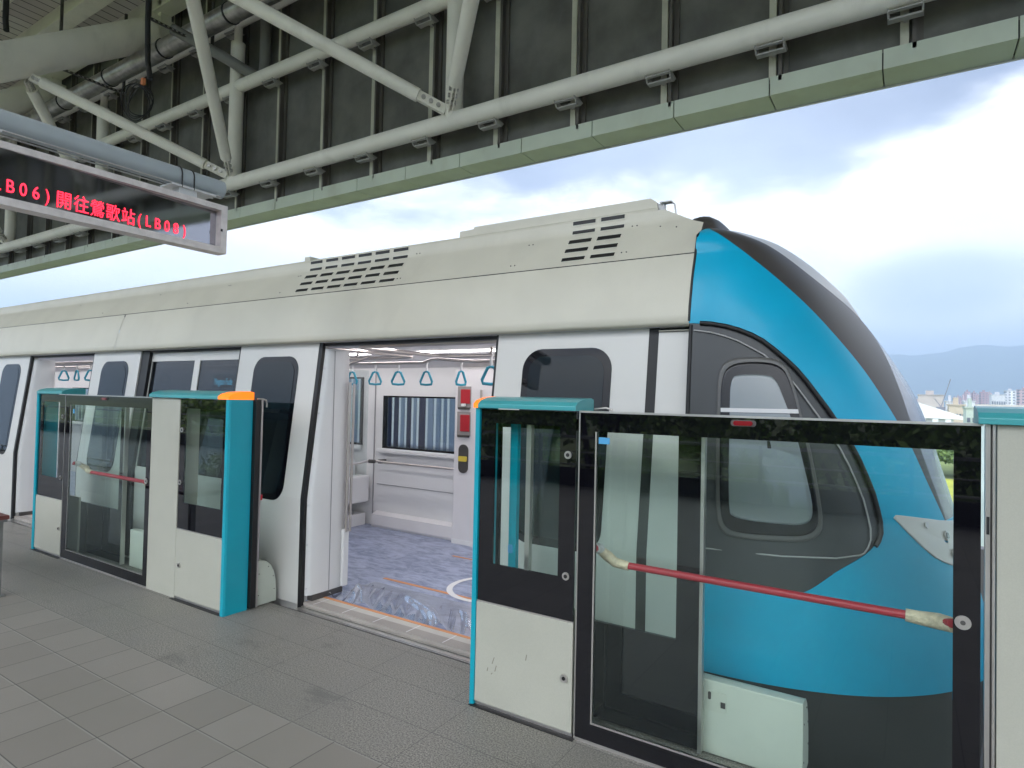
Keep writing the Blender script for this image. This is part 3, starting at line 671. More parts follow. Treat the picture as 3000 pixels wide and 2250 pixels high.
# left main cabinet with the wide cyan post
L1 = cabinet('gate_cabinet', 'cream cabinet with black glass and broad cyan post left of the open door', -5.185, -4.1, -4.77, -4.157, (-4.70, -4.205, .742, 1.468), capx=(-5.185, -4.235), solid=(-5.183, -4.772))
pts = [(-4.155, 2.668), (-4.15, 2.652), (-4.13, 2.642), (-4.105, 2.645), (-4.098, 2.66), (-4.098, 2.835), (-4.155, 2.835)]
post1 = MB().extr(pts, 2, .0, 1.545).build('door_post', cyan, L1)
cap(MB(), -4.235, -4.098).build('orange_lamp', orange_l, L1)
for x, z in ((-4.735, 1.30), (-4.74, .895)): fastener(L1, x, z)
fastener(L1, -4.715, .262, GY-.005)
# right cabinet beside the opening
L2 = cabinet('gate_cabinet', 'cream and black glass cabinet with thin cyan edge right of the open door', -1.93, -1.335, -1.905, -1.34, (-1.815, -1.43, .742, 1.468), capx=(-1.905, -1.335))
MB().extr([(-1.906, 2.66), (-1.925, 2.65), (-1.933, 2.665), (-1.933, 2.835), (-1.906, 2.835)], 2, .0, 1.55).build('door_post', cyan, L2)
cap(MB(), -1.934, -1.906).build('orange_lamp', orange_l, L2)
for z in (1.332, .752): fastener(L2, -1.383, z)
fastener(L2, -1.381, .27, GY-.005)
for a, b_, c_, d_ in ((-1.80, -1.79, .235, .27), (-1.782, -1.776, .20, .232), (-1.83, -1.828, .19, .21), (-1.805, -1.80, .18, .19), (-1.60, -1.597, .30, .33)):
    MB().add([(a, GY-.0052, c_), (a+.006, GY-.0052, c_), (b_+.008, GY-.0052, d_), (b_+.003, GY-.0052, d_)], [[0, 1, 2, 3]]).build('scuff', mat('scuff_mark', (.22, .21, .17), .7), L2)
# leftmost cabinet
L3 = cabinet('gate_cabinet', 'far left cabinet with teal cap standing in front of the rear train door', -7.34, -6.745, -7.317, -6.748, (-7.24, -6.85, .742, 1.468), capx=(-7.317, -6.76))
MB().extr([(-7.318, 2.66), (-7.335, 2.65), (-7.343, 2.665), (-7.343, 2.835), (-7.318, 2.835)], 2, .0, 1.55).build('door_post', cyan, L3)
for z in (1.332, .752): fastener(L3, -6.79, z)
fastener(L3, -6.79, .27, GY-.005)
# far right cabinet
L4 = thing('gate_cabinet', 'plain grey cream cabinet under a teal cap at the right edge of the picture', 'gate cabinet', (.75, 2.75, 0), 'platform gate cabinets')
MB().box(.25, 1.4, GY-.005, 2.83, .02, 1.545).build('side_column', creamgate, L4, .003)
each('trim', alu, L4, [(.218, .232, GY+.0, GY+.03, 0, 1.545), (.238, .246, GY-.003, GY+.03, 0, 1.545)])
MB().box(.2315, .2385, GY+.012, GY+.04, 0, 1.545).build('channel', dsteel, L4); MB().box(.222, .230, GY-.004, GY+.002, 1.17, 1.23).build('latch', rubber, L4)
cap(MB(), .197, 1.42).build('cap', teal, L4, .003)
# glass gates
def glassgate(label, x0, x1, wx0, wx1, barx):
    t_ = thing('glass_gate', label, 'glass gate', ((x0+x1)/2, GY, 0), 'black framed glass gates')
    glazed(t_, x0+.006, x1-.006, .012, 1.538, wx0, wx1, .10, 1.45, name='frame')
    tr = MB(); tr.box(x0, x1, GY-.003, GY+.02, 1.538, 1.547).box(x0, x0+.006, GY-.003, GY+.02, .0, 1.54).box(x0, x1, GY-.004, GY+.02, .0, .012)
    tr.box(wx0-.008, wx0, GY-.0015, GY+.014, .10, 1.45).box(wx0-.008, wx1, GY-.0015, GY+.014, .092, .10); tr.build('trim', alu, t_)
    b0, b1 = barx; y = GY+.135
    pb = MB().tube([(b0-.02, GY+.03, .90), (b0-.02, GY+.09, .88), (b0, y, .84), (b0+.05, y, .815), (b1-.05, y, .812), (b1, y-.02, .812), (b1+.04, GY+.03, .84)], .0165, 14).build('push_bar', redbar, t_)
    MB().tube([(b0-.02, GY+.08, .885), (b0+.0, y, .845), (b0+.04, y, .82), (b0+.11, y, .812)], [.02, .027, .024, .021], 12).build('tape_wrap', tape, pb)
    MB().tube([(b0-.025, GY+.04, .90), (b0-.02, GY+.09, .885)], [.022, .026], 10).build('foil_wrap', wrap, pb)
    MB().tube([(b1-.10, y, .812), (b1-.06, y, .81), (b1, y-.02, .815), (b1+.05, GY+.04, .83)], [.024, .026, .03, .026], 12).build('tape_wrap', tape, pb)
    a = MB().disc((x1-.055, GY-.001, .858 if x1 < 1 else .9), (0, -1, 0), .024, .005, 24).build('lock', alu, t_); MB().disc((x1-.055, GY-.006, .858), (0, -1, 0), .008, .002, 12).build('keyhole', dsteel, a)
    cxm = (x0+x1)/2-.02
    MB().extr(rnd_rect(cxm-.05, cxm+.05, 1.503, 1.53, .012, 4), 1, GY-.004, GY).build('lamp_bezel', dsteel, t_)
    MB().extr(rnd_rect(cxm-.038, cxm+.038, 1.507, 1.526, .009, 4), 1, GY-.012, GY-.004).build('red_lamp', mat('red_lamp', (.22, .0, .01), .15, coat=.5), t_)
    return t_
G1 = glassgate('large black framed glass gate with red push bar in front of the blue train nose', -1.328, .213, -1.235, .13, (-1.23, .09))
G2 = glassgate('black framed glass gate with red push bar between the two left cabinets', -6.745, -5.188, -6.63, -5.258, (-6.6, -5.36))
MB().box(-1.225, -1.17, GY-.0015, GY+.001, 1.395, 1.425).build('blue_sticker', stick, G1)
MB().box(-6.585, -6.56, GY-.0015, GY+.001, 1.37, 1.41).build('blue_sticker', stick, G2)
# sliding leaves parked behind the cabinets, and their track housings
def sleaf(label, x0, x1, wx0, wx1, edge):
    t_ = thing('sliding_gate_leaf', label, 'sliding gate', ((x0+x1)/2, 2.86, 0), 'retracted sliding gate leaves')
    q = MB(); y = 2.855
    for a, b_, c_, d_ in ((x0, wx0, .03, 1.50), (wx1, x1, .03, 1.50), (wx0, wx1, .03, .50), (wx0, wx1, 1.44, 1.50)): q.box(a, b_, y, y+.02, c_, d_)
    q.build('leaf_border', gateblack, t_)
    MB().add([(wx0, y+.008, .5), (wx1, y+.008, .5), (wx1, y+.008, 1.44), (wx0, y+.008, 1.44)], [[0, 1, 2, 3]]).build('pane', pane, t_)
    for e in edge: MB().box(e-.008, e+.008, y-.006, y+.028, .02, 1.51).build('edge_profile', alu, t_)
    return t_
S1 = sleaf('sliding gate leaf parked behind the cyan posted cabinet, dark rubber edge showing', -5.55, -4.125, -5.5, -4.2, (-5.55,))
MB().box(-4.125, -4.072, 2.842, 2.885, .01, 1.545).build('rubber_edge', rubber, S1); MB().box(-4.072, -4.064, 2.885, 2.898, .01, 1.545).build('edge_strip', alu, S1)
MB().tube([(-4.07, 2.85, 1.552), (-4.07, 2.90, 1.552), (-4.07, 2.925, 1.545), (-4.07, 2.93, 1.52), (-4.07, 2.93, 1.49)], .006, 8).build('hook', alu, S1)
MB().box(-4.09, -4.06, 2.897, 2.91, .80, .84).build('red_stop', redm, S1)
S2 = sleaf('sliding gate leaf seen through the large glass gate, bright edge in front of the nose', -1.94, -.785, -1.90, -.905, (-.79,))
MB().box(-1.80, -1.755, 2.80, 2.83, .56, 1.5).build('inner_post', cyan, S2); MB().box(-1.70, -1.672, 2.80, 2.83, .56, 1.5).build('inner_profile', alu, S2)
MB().tube([(-1.34, 2.86, 1.552), (-1.28, 2.87, 1.56), (-1.25, 2.87, 1.552), (-1.245, 2.87, 1.53)], .006, 8).build('hook', alu, S2)
MB().extr(rnd_rect(-1.80, -1.772, .775, .82, .008, 3), 1, 2.796, 2.80).build('blue_sticker', stick, S2)
S3 = sleaf('sliding gate leaf behind the far left cabinet at the rear door', -7.35, -6.0, -7.3, -6.08, (-6.0,))
MB().box(-7.18, -7.0, 2.80, 2.83, .56, 1.5).build('inner_post', mat('dark_teal', (.01, .13, .15), .3), S3)
def housing(label, x0, x1, capend):
    t_ = thing('track_housing', label, 'gate housing', ((x0+x1)/2, 2.98, 0), 'rounded gate track housings')
    pr = [(2.905, .006), (2.905, .335), (2.95, .335), (2.99, .325), (3.03, .29), (3.06, .235), (3.078, .16), (3.084, .08), (3.084, .006)]
    MB().extr(pr, 0, x0, x1, False).build('housing', mint, t_, .004)
    q = MB()
    for z, y in ((.28, 3.01), (.2, 3.055), (.1, 3.065), (.24, 2.93), (.08, 2.93)): q.disc((capend, y, z), (1, 0, 0), .004, .003, 8)
    q.build('rivets', dsteel, t_)
    xx = -.775 if x1 > -3 else x1-1.2
    MB().extr(rnd_rect(xx, xx+.09, .2, .29, .008, 3), 1, 2.9025, 2.905).build('hatch', mat('hatch', (.5, .53, .45), .4), t_)
    MB().extr(rnd_rect(xx+.008, xx+.022, .25, .285, .006, 3), 1, 2.9, 2.903).box(xx+.065, xx+.085, 2.899, 2.903, .225, .25).build('hatch_lock', dsteel, t_)
    return t_
H1 = housing('pale rounded track housing behind the cyan posted cabinet', -5.95, -4.10, -4.10)
H2 = housing('pale green track housing seen through the large glass gate below the nose', -1.92, -.372, -.372)
H3 = housing('pale track housing behind the far left cabinet', -7.3, -6.5, -6.5)

# ------------------------------------------------------------------ canopy over the track
YP, YW = 6.0, 6.27
XL, XR = -34.0, 12.0
wallt = thing('canopy_screen', 'tall dark ribbed wind screen hanging from the roof beyond the train', 'screen wall', (-10, YW, 4.6))
MB().box(XL, XR, YW, YW+.05, 4.62, 9.0).build('screen_panel', wallp, wallt)
k = -30
x = -2.167-1.061*29
while x < XR:
    b = MB().box(x-.045, x+.02, YW-.07, YW, 4.64, 8.9); b.build('rib', ribm, wallt)
    MB().box(x+.045, x+.125, YW-.03, YW, 4.64, 8.9).box(x+.045, x+.075, YW-.10, YW-.029, 4.64, 8.9).build('rib_channel', ribd, wallt)
    x += 1.061
fas = thing('canopy_fascia', 'pale green cladding edge along the bottom of the dark screen', 'fascia', (-10, 6.3, 4.6))
x = -.216-.922*32
for i in range(46):
    xa, xb = x+.006, x+.916
    MB().box(xa, xb, 6.17, 6.52, 4.515, 4.69).build('fascia_panel', greenf, fas)
    x += .922
MB().box(XL, XR, 6.20, 6.49, 4.53, 4.675).build('fascia_backing', rubber, fas)
MB().box(XL, XR, 6.52, 6.545, 4.505, 4.72).build('edge_strip', silver, fas)
# truss in front of the screen
tr = thing('roof_truss', 'grey green tubular steel truss carrying the dark wind screen', 'roof truss', (-10, YP, 5))
def tb(name, pts, rad, m=pipe, seg=16, parent=tr): return MB().tube(pts, rad, seg).build(name, m, parent)
ZC1, ZC2, ZC3 = 5.03, 6.62, 7.72
tb('chord', [(XL, YP, ZC1), (XR, YP, ZC1)], .110); tb('chord', [(XL, YP, ZC2), (XR, YP, ZC2)], .098); tb('chord', [(XL, YP, ZC3), (XR, YP, ZC3)], .098)
NX = [-4.8-4.57*i for i in range(-3, 7)]
for x in NX:
    tb('post', [(x, YP, ZC1), (x, YP, 7.35)], .112)
    tb('post_head', [(x, YP, 7.35), (x, YP, ZC3)], .065)
# brackets that hold the ribs
bi = 0; x = -2.167-1.061*24
while x < XR:
    for zc, rr_ in ((ZC1, .110), (ZC2, .098), (ZC3, .098)):
        z = zc-rr_-.02; q = MB()
        q.extr([(YP-.05, z+.05), (YP+.02, z-.035), (YP+.12, z-.035), (YP+.18, z+.02)], 0, x-.135, x-.12); q.extr([(YP-.05, z+.05), (YP+.02, z-.035), (YP+.12, z-.035), (YP+.18, z+.02)], 0, x+.11, x+.125)
        q.box(x-.125, x+.115, YP-.04, YP+.0, z-.008, z+.004).box(x-.125, x+.115, YP+.03, YP+.10, z-.045, z-.03).box(x-.02, x+.02, YP+.1, YW-.05, z-.01, z+.02)
        q.build('bracket', mat('bracket_steel', (.42, .41, .38), .4), tr)
    x += 1.061
# raking girders with props
UY, UZ = 3.78, 6.45
def prop(a, b_, parent):
    a = Vector(a); b_ = Vector(b_); d = (b_-a).normalized(); Lh = (b_-a).length
    side = d.cross(Vector((0, 0, 1))).normalized(); up = side.cross(d)
    p0 = a+d*.30; p1 = b_-d*.42
    o = MB().tube([p0, p1], .085, 14).build('brace', pipe, parent)
    for c0, c1 in ((a+d*.12, p0+d*.03), (p1-d*.03, b_-d*.05)):
        q = MB()
        for s in (-.028, .014):
            vv = [c+side*s_+up*uu for c in (c0, c1) for s_ in (s, s+.014) for uu in (-.062, .062)]
            q.add(vv, [[0, 1, 3, 2], [4, 6, 7, 5], [0, 4, 5, 1], [2, 3, 7, 6], [0, 2, 6, 4], [1, 5, 7, 3]])
        q.build('end_plate', pipe, o)
        q = MB()
        for k in range(3):
            c_ = c0+(c1-c0)*(.25+.25*k); q.tube([c_-side*.055, c_+side*.055], .027, 8)
        q.build('bolt', alu, o)
for i, x in enumerate([-2.55-4.57*k for k in range(-1, 6)]):
    g = thing('roof_girder', '%s thick raking roof tube with slim bolted braces' % ['first', 'second', 'third', 'fourth', 'fifth', 'sixth', 'seventh'][i], 'roof girder', (x, UY, UZ), 'raking roof girders along the platform')
    o = MB().tube([(x, 1.2, 4.9), (x, UY, 6.68), (x, 5.75, 8.1)], .27, 24).build('girder_tube', pipe, g)
    MB().tube([(x, 5.75, 8.1), (x, 5.80, 8.14)], .20, 20).box(x-.02, x+.02, 5.75, 6.2, 7.95, 8.5).build('girder_head', pipe, g)
    MB().box(x-.04, x+.04, 5.9, 6.1, 7.7, 8.9).build('head_post', pipe, g)
    for s in (-1, 1): prop((x, UY+.1, UZ+.06), (x+s*2.285, YP-.05, ZC1+.1), g)
labs = ['first roof girder on the right, out past the nose', 'roof girder above the train nose', 'roof girder over the open train door', 'thick raking roof tube ending at the top left of the picture with two slim braces',
        'raking roof tube behind the red LED sign', 'raking roof tube second from the far left', 'raking roof tube farthest left']
for o, l in zip([o for o in scene.objects if o.name.startswith('roof_girder')], labs): o['label'] = l
# roof deck and purlins
rf = thing('roof_deck', 'pale striped metal roof deck high above the platform', 'roof', (-10, 2, 8.9))
def deck_mat():
    m = bpy.data.materials.new('deck_strips'); m.use_nodes = True; t = NT(m.node_tree); b = m.node_tree.nodes['Principled BSDF']
    g = t.n('ShaderNodeNewGeometry').outputs['Position']; s = t.n('ShaderNodeSeparateXYZ'); t.L.new(g, s.inputs[0])
    fr = t.m('FRACT', t.m('ADD', t.m('MULTIPLY', s.outputs[0], 4.0), 200.0)); ln = t.m('LESS_THAN', fr, .1)
    wn = t.n('ShaderNodeTexWhiteNoise', noise_dimensions='1D'); t.L.new(t.m('FLOOR', t.m('MULTIPLY', s.outputs[0], 1.0)), wn.inputs['W'])
    c = t.mix(wn.outputs[0], (.60, .55, .52), (.70, .68, .63)); c = t.mix(ln, c, (.06, .055, .05)); t.put(b.inputs['Base Color'], c); b.inputs['Roughness'].default_value = .6; return m
MB().box(XL, XR+2, -4.6, 6.4, 8.95, 9.05).build('deck', deck_mat(), rf)
for y in (5.95, 5.15, 4.2, 3.1, 2.0, .9, -.2, -1.3, -2.4):
    MB().extr([(y-.14, 8.57), (y+.14, 8.57), (y+.14, 8.6), (y+.05, 8.6), (y+.05, 8.95), (y-.05, 8.95), (y-.05, 8.6), (y-.14, 8.6)], 0, XL, XR+2).build('purlin', pipe, rf)
# rain pipe along the truss
dr = thing('duct_pipe', 'shiny galvanised duct running along the roof truss', 'pipe', (-10, 5.55, 7.4))
MB().tube([(XL, 5.55, 7.46), (XR, 5.55, 7.46)], .15, 20).build('duct', pipesilver, dr)
for x in np.arange(-26, 4, 1.9): MB().tube([(x, 5.55, 7.46), (x+.03, 5.55, 7.46)], .162, 20).build('duct_clamp', rubber, dr)
dp = thing('drain_pipe', 'grey drain pipe that bends down behind the truss post', 'pipe', (-9, 5.8, 7))
MB().tube([(-9.9, 5.2, 7.35), (-9.35, 5.75, 7.0), (-8.95, 6.05, 6.72), (-8.85, 6.12, 6.75), (-8.84, 6.14, 6.95), (-8.84, 6.14, 8.4)], .085, 14).build('drain_tube', mat('drain_dark', (.2, .2, .19), .4), dp)
# strut trapezes and hanging cables
def trapeze(x, y0, y1, z, label):
    t_ = thing('pipe_hanger', label, 'pipe hanger', (x, y0, z), 'slotted steel pipe hangers')
    MB().box(x-.02, x+.02, y0-.02, y0+.02, z, 8.75).build('hanger_rod', dsteel, t_); MB().box(x-.02, x+.02, y1-.02, y1+.02, z, 8.75).build('hanger_rod', dsteel, t_)
    q = MB().box(x-.021, x+.021, y0, y1, z-.045, z-.012); q.build('cross_strut', dsteel, t_)
    s = MB()
    for kk in range(14): yy = y0+.05+(y1-y0-.1)*kk/13; s.box(x+.021, x+.0225, yy, yy+.03, z-.037, z-.02)
    s.build('strut_slots', alu, t_)
trapeze(-9.7, 4.75, 5.75, 7.25, 'slotted steel hanger crossing below the duct beside the steep brace')
trapeze(-12.6, 4.7, 5.75, 7.25, 'slotted steel hanger crossing below the duct behind the sign pipe')
def cable(label, pts, rad=.022, coil=None):
    t_ = thing('hanging_cable', label, 'cable', pts[0], 'loose hanging cables')
    MB().tube(pts, rad, 8).build('cable', rubber, t_)
    if coil:
        cx, cy, cz, rr_ = coil
        for k in range(4):
            ps = [(cx+(rr_-.03*k)*math.cos(a)*.68+.02*k, cy+(rr_-.03*k)*math.cos(a)*.45+.03*math.sin(a*2+k), cz+(rr_-.02*k)*math.sin(a)) for a in np.linspace(0, 2*PI, 30)]
            MB().tube(ps, .007, 6).build('cable_coil', rubber, t_)
        MB().box(cx+.12, cx+.17, cy-.02, cy+.02, cz+.20, cz+.28).build('orange_plug', mat('orange_plug', (.6, .2, .08), .5), t_)
# ------------------------------------------------------------------ LED sign on its pipe
SX = -4.0
sg = thing('led_sign', 'hanging LED sign in a pale metal frame showing red Chinese letters', 'sign', (SX, 1.9, 2.55))
y0, y1, z0, z1 = -.3, 2.522, 2.556, 2.888
q = MB().box(SX-.10, SX, y0, y1, z1-.037, z1).box(SX-.10, SX, y0, y1, z0, z0+.042).box(SX-.10, SX, y1-.045, y1, z0+.042, z1-.037)
q.build('frame', signfr, sg)
MB().box(SX-.098, SX-.008, y0+.01, y1-.045, z0+.01, z0-.0+.042).build('tray', dsteel, sg)
def scx(y): return SX-.008-.042*max(0, y-1.2)
MB().extr([(SX-.095, y0), (scx(y0), y0), (scx(1.2), 1.2), (scx(y1-.045), y1-.045), (SX-.095, y1-.045)], 2, z0+.042, z1-.037).build('screen', mat('screen_gloss', (.30, .30, .33), .05, metal=1, var=0), sg)
MB().box(SX-.001, SX+.002, y1-.047, y1-.033, 2.705, 2.722).build('sensor', rubber, sg)
chars = [('L', 1.238), ('B', 1.294), ('0', 1.351), ('6', 1.410), (')', 1.463), ('開', 1.545), ('往', 1.634), ('鶯', 1.719), ('歌', 1.806), ('站', 1.894), ('(', 1.962), ('L', 2.016), ('B', 2.075), ('0', 2.134), ('8', 2.193), (')', 2.250)]
for ch, y in chars:
    cjk = ord(ch) > 1000
    size = .104 if cjk else .098
    o = text(ch, size, Matrix.Identity(4), led, sg, 'led_letter', .0004, .80 if cjk else .74, 0.0)
    off = wloc(sg); me = o.data; me.transform(Matrix.Translation(off))
    vx = [v.co.x for v in me.vertices]; cxx = (min(vx)+max(vx))/2
    zb = 2.622 if cjk else 2.629
    me.transform(Matrix.Translation(-off) @ frameM((scx(y)+.004, y, zb), (-.042 if y > 1.2 else 0, 1, 0), (0, 0, 1)) @ Matrix.Translation((-cxx, 0, 0)))
sp = thing('sign_pipe', 'thick grey support pipe above the LED sign', 'pipe', (SX-.05, 1.5, 3.0))
MB().tube([(SX-.05, -.5, 3.005), (SX-.05, 2.50, 3.005)], .062, 24).build('pipe', bluepipe, sp)
for ya in (1.2, 2.19, 2.27):
    MB().tube([(SX-.05+.066*math.cos(a), ya, 3.005+.066*math.sin(a)) for a in np.linspace(-.2, PI+.2, 14)]+[(SX-.116, ya, 2.93)], .005, 6).tube([(SX+.016, ya, 3.0), (SX+.016, ya, 2.925)], .005, 6).build('u_bolt', rubber, sp)
MB().box(SX-.12, SX+.02, 2.12, 2.42, 2.925, 2.935).box(SX-.08, SX-.0, 2.18, 2.30, 2.888, 2.925).build('mount_plate', silver, sp)
MB().box(SX-.12, SX+.02, 1.1, 1.24, 2.925, 2.935).box(SX-.08, SX, 1.14, 1.2, 2.888, 2.925).build('mount_plate', silver, sp)
MB().box(SX-.085, SX-.075, -.5, 2.46, 2.936, 2.942).box(SX+.012, SX+.018, -.5, 2.46, 2.934, 2.94).build('steel_rail', alu, sp)
cable('thick black cable hanging from the roof with a coil of wire', [(-8.6, 4.2, 8.9), (-8.6, 4.2, 7.4), (-8.62, 4.2, 6.6), (-8.58, 4.2, 6.0), (-8.5, 4.2, 5.72)], .035, (-8.62, 4.1, 5.40, .25))
cable('black cable hanging at the far top left with thin loops', [(-11.6, 3.6, 8.9), (-11.6, 3.6, 7.2), (-11.55, 3.6, 7.0)], .04)
# bench
bn = thing('bench', 'end of a dark red slatted bench with grey leg at the left edge', 'bench', (-6.6, 1.9, 0))
for k in range(3): MB().box(-7.6, -5.83, 1.64+k*.11, 1.74+k*.11, .585, .615).build('seat_slat', woodm, bn, .004)
for x in (-5.90, -7.2): MB().box(x, x+.045, 1.88, 1.93, .0, .585).box(x-.02, x+.06, 1.64, 1.95, .565, .585).box(x-.03, x+.08, 1.86, 1.95, 0, .008).build('leg', mat('bench_leg', (.22, .22, .21), .4, metal=.5), bn)

# ------------------------------------------------------------------ beyond the track
sl = thing('slat_screen', 'pale blue vertical slat screen seen through the train windows', 'slat screen', (-9, 8, -1))
q = MB(); x = -28.0; qd = MB(); ql = MB()
while x < -2.2:
    wd = .05+.09*rng.random(); (q if rng.random() < .55 else qd).box(x, x+wd, 8.0, 8.04, -1.1, 2.35)
    if rng.random() < .85: ql.box(x+wd+.003, x+wd+.059, 8.01, 8.03, -1.1+.5*(rng.random() < .3), 2.35)
    x += wd+.062
def transl(name, c):
    m = bpy.data.materials.new(name); m.use_nodes = True; t = NT(m.node_tree); t.N.clear()
    a = t.n('ShaderNodeBsdfTranslucent'); a.inputs[0].default_value = (*c, 1); b = t.n('ShaderNodeBsdfDiffuse'); b.inputs[0].default_value = (*c, 1)
    x = t.n('ShaderNodeMixShader'); x.inputs[0].default_value = .05; o = t.n('ShaderNodeOutputMaterial')
    t.L.new(a.outputs[0], x.inputs[1]); t.L.new(b.outputs[0], x.inputs[2]); t.L.new(x.outputs[0], o.inputs[0]); return m
q.build('slats', transl('slat_blue', (.50, .55, .63)), sl); qd.build('slats', transl('slat_dark', (.20, .21, .28)), sl); ql.build('slats', transl('slat_white', (.98, .98, .97)), sl)
MB().box(-28, -2.2, 8.05, 8.09, .7, .76).box(-28, -2.2, 8.05, 8.09, 2.0, 2.06).build('rail', mat('slat_rail', (.12, .13, .17)), sl)

def leafmat(name, base):
    m = bpy.data.materials.new(name); m.use_nodes = True; t = NT(m.node_tree); b = m.node_tree.nodes['Principled BSDF']
    g = t.n('ShaderNodeNewGeometry'); n = t.noise(g.outputs['Position'], 1.1, 4); rp = g.outputs['Random Per Island']
    c = t.mix(rp, tuple(v*.55 for v in base), tuple(min(1, v*1.6) for v in base)); c = t.mix(t.step(n, .35, .65), c, tuple(v*.7 for v in base), 'MIX')
    t.put(b.inputs['Base Color'], c); b.inputs['Roughness'].default_value = .6
    b.inputs['Transmission Weight'].default_value = 0; return m
leafm = leafmat('leaves', (.34, .50, .11)); leafm2 = leafmat('bright_leaves', (.16, .24, .05))
barkm = mat('bark', (.10, .08, .06), .9, var=.3, vs_=6, bump=.5)
def tree(x, y, zb, hgt, rad, nleaf, label, lm, ls=.16, group='trees'):
    t_ = thing('tree', label, 'tree', (x, y, zb), group)
    ps = [(x, y, zb), (x+.1, y, zb+hgt*.3), (x-.1, y+.1, zb+hgt*.6), (x, y, zb+hgt*.85)]
    tk = MB().tube(ps, [.03*hgt, .022*hgt, .014*hgt, .004*hgt], 8)
    cl = []
    for k in range(11):
        a = rng.random()*2*PI; rr_ = rad*(.25+.65*rng.random()); zz = zb+hgt*(.42+.5*rng.random()); cc = (x+rr_*math.cos(a), y+rr_*math.sin(a), zz); cl.append(cc)
        tk.tube([(x, y, zb+hgt*(.25+.25*rng.random())), ((x+cc[0])/2, (y+cc[1])/2, (zz+zb+hgt*.4)/2+.2), cc], [.012*hgt, .008*hgt, .003*hgt], 6)
    cl.append((x, y, zb+hgt*.9)); tk.build('trunk', barkm, t_)
    C = np.array(cl); idx = rng.integers(0, len(C), nleaf); d = rng.normal(size=(nleaf, 3)); d /= np.linalg.norm(d, axis=1)[:, None]
    rr_ = rad*.42*(rng.random(nleaf)**.45); P = C[idx]+d*rr_[:, None]*np.array([1, 1, .75])
    a = rng.normal(size=(nleaf, 3)); a /= np.linalg.norm(a, axis=1)[:, None]; b_ = np.cross(a, rng.normal(size=(nleaf, 3))); b_ /= np.linalg.norm(b_, axis=1)[:, None]
    s = ls*(.6+.8*rng.random(nleaf))[:, None]; V = np.stack([P-a*s, P+b_*s*.5, P+a*s, P-b_*s*.5], 1).reshape(-1, 3)
    me = bpy.data.meshes.new('crown'); me.from_pydata((V-np.array([x, y, zb])).tolist(), [], np.arange(4*nleaf).reshape(-1, 4).tolist()); me.materials.append(lm)
    o = bpy.data.objects.new('crown', me); col.objects.link(o); o.parent = t_; return t_
# trees behind the camera, seen only as reflections in the gates
ords = ['first', 'second', 'third', 'fourth', 'fifth', 'sixth', 'seventh', 'eighth', 'ninth', 'tenth', 'eleventh', 'twelfth', 'thirteenth', 'fourteenth']
for i in range(13):
    tree(-24+i*3.9+rng.random(), -10.5-2.5*rng.random(), -8.4, 10.2+1.8*rng.random(), 3.0, 7000, 'dense green tree, %s of the row mirrored in the glass gates' % ords[i], leafm, .13, 'trees behind the platform')
rl = thing('railing', 'white rail fence at the back of the platform mirrored in the gates', 'railing', (-5, -5, 0))
each('rail', white, rl, [(-40, 20, -5.05, -5.0, .88, .93), (-40, 20, -5.05, -5.0, .38, .41), (-40, 20, -5.05, -5.0, .62, .64)])
for x in np.arange(-38, 20, 2.0): MB().box(x+.001, x+.05, -5.06, -4.99, 0, .93).build('post', dsteel, rl)
MB().box(-40, 20, -5.1, -5.06, 0, .33).build('kick_plate', dsteel, rl)
# right of the nose: trees by the field
for i, (x, y, hh, lab) in enumerate(((3.2, 112, 6.0, 'bright green tree at the field edge, just right of the nose'), (8.2, 118, 6.6, 'bright green tree left of the white roofed hall'), (13, 115, 5.8, 'bright tree in front of the white roofed hall'), (18.5, 119, 6.6, 'green tree right of the white roofed hall'),
                         (24, 117, 6.2, 'green tree below the long pale barrier'), (-2, 114, 6.6, 'green tree hidden behind the train nose'), (5.6, 108, 5, 'low bushy green tree by the yellow field'), (10.5, 109, 5, 'low bush like tree at the yellow field'))):
    tree(x, y, -8.4, hh, 3.0, 1500, lab, leafm2, .35, 'trees along the field')

def bmat(c): return mat('wall_%d_%d_%d' % tuple(int(v*100) for v in c), c, .8, var=.06, vs_=.2)
def facade(c):
    k = 'facade_%d_%d_%d' % tuple(int(v*100) for v in c)
    if k in MATS: return MATS[k]
    m = bpy.data.materials.new(k); m.use_nodes = True; MATS[k] = m; t = NT(m.node_tree); b = m.node_tree.nodes['Principled BSDF']
    g = t.n('ShaderNodeNewGeometry').outputs['Position']; s_ = t.n('ShaderNodeSeparateXYZ'); t.L.new(g, s_.inputs[0])
    fx = t.m('FRACT', t.m('ADD', t.m('DIVIDE', s_.outputs[0], 3.6), 500.0)); fz = t.m('FRACT', t.m('ADD', t.m('DIVIDE', s_.outputs[2], 3.1), 50.0))
    wm = t.m('MULTIPLY', t.m('MULTIPLY', t.m('GREATER_THAN', fx, .3), t.m('LESS_THAN', fx, .8)), t.m('MULTIPLY', t.m('GREATER_THAN', fz, .35), t.m('LESS_THAN', fz, .8)))
    st = t.m('GREATER_THAN', t.m('FRACT', t.m('ADD', t.m('DIVIDE', s_.outputs[0], 11.0), 90.0)), .72)
    cc = t.mix(st, c, tuple(min(1, v*1.35) for v in c)); cc = t.mix(wm, cc, (.10, .11, .14)); t.put(b.inputs['Base Color'], cc); b.inputs['Roughness'].default_value = .8; return m
winm = mat('far_window', (.10, .12, .15), .3)
def PX(px, dist, y=None): # direction x/y for a given horizontal position
    return px
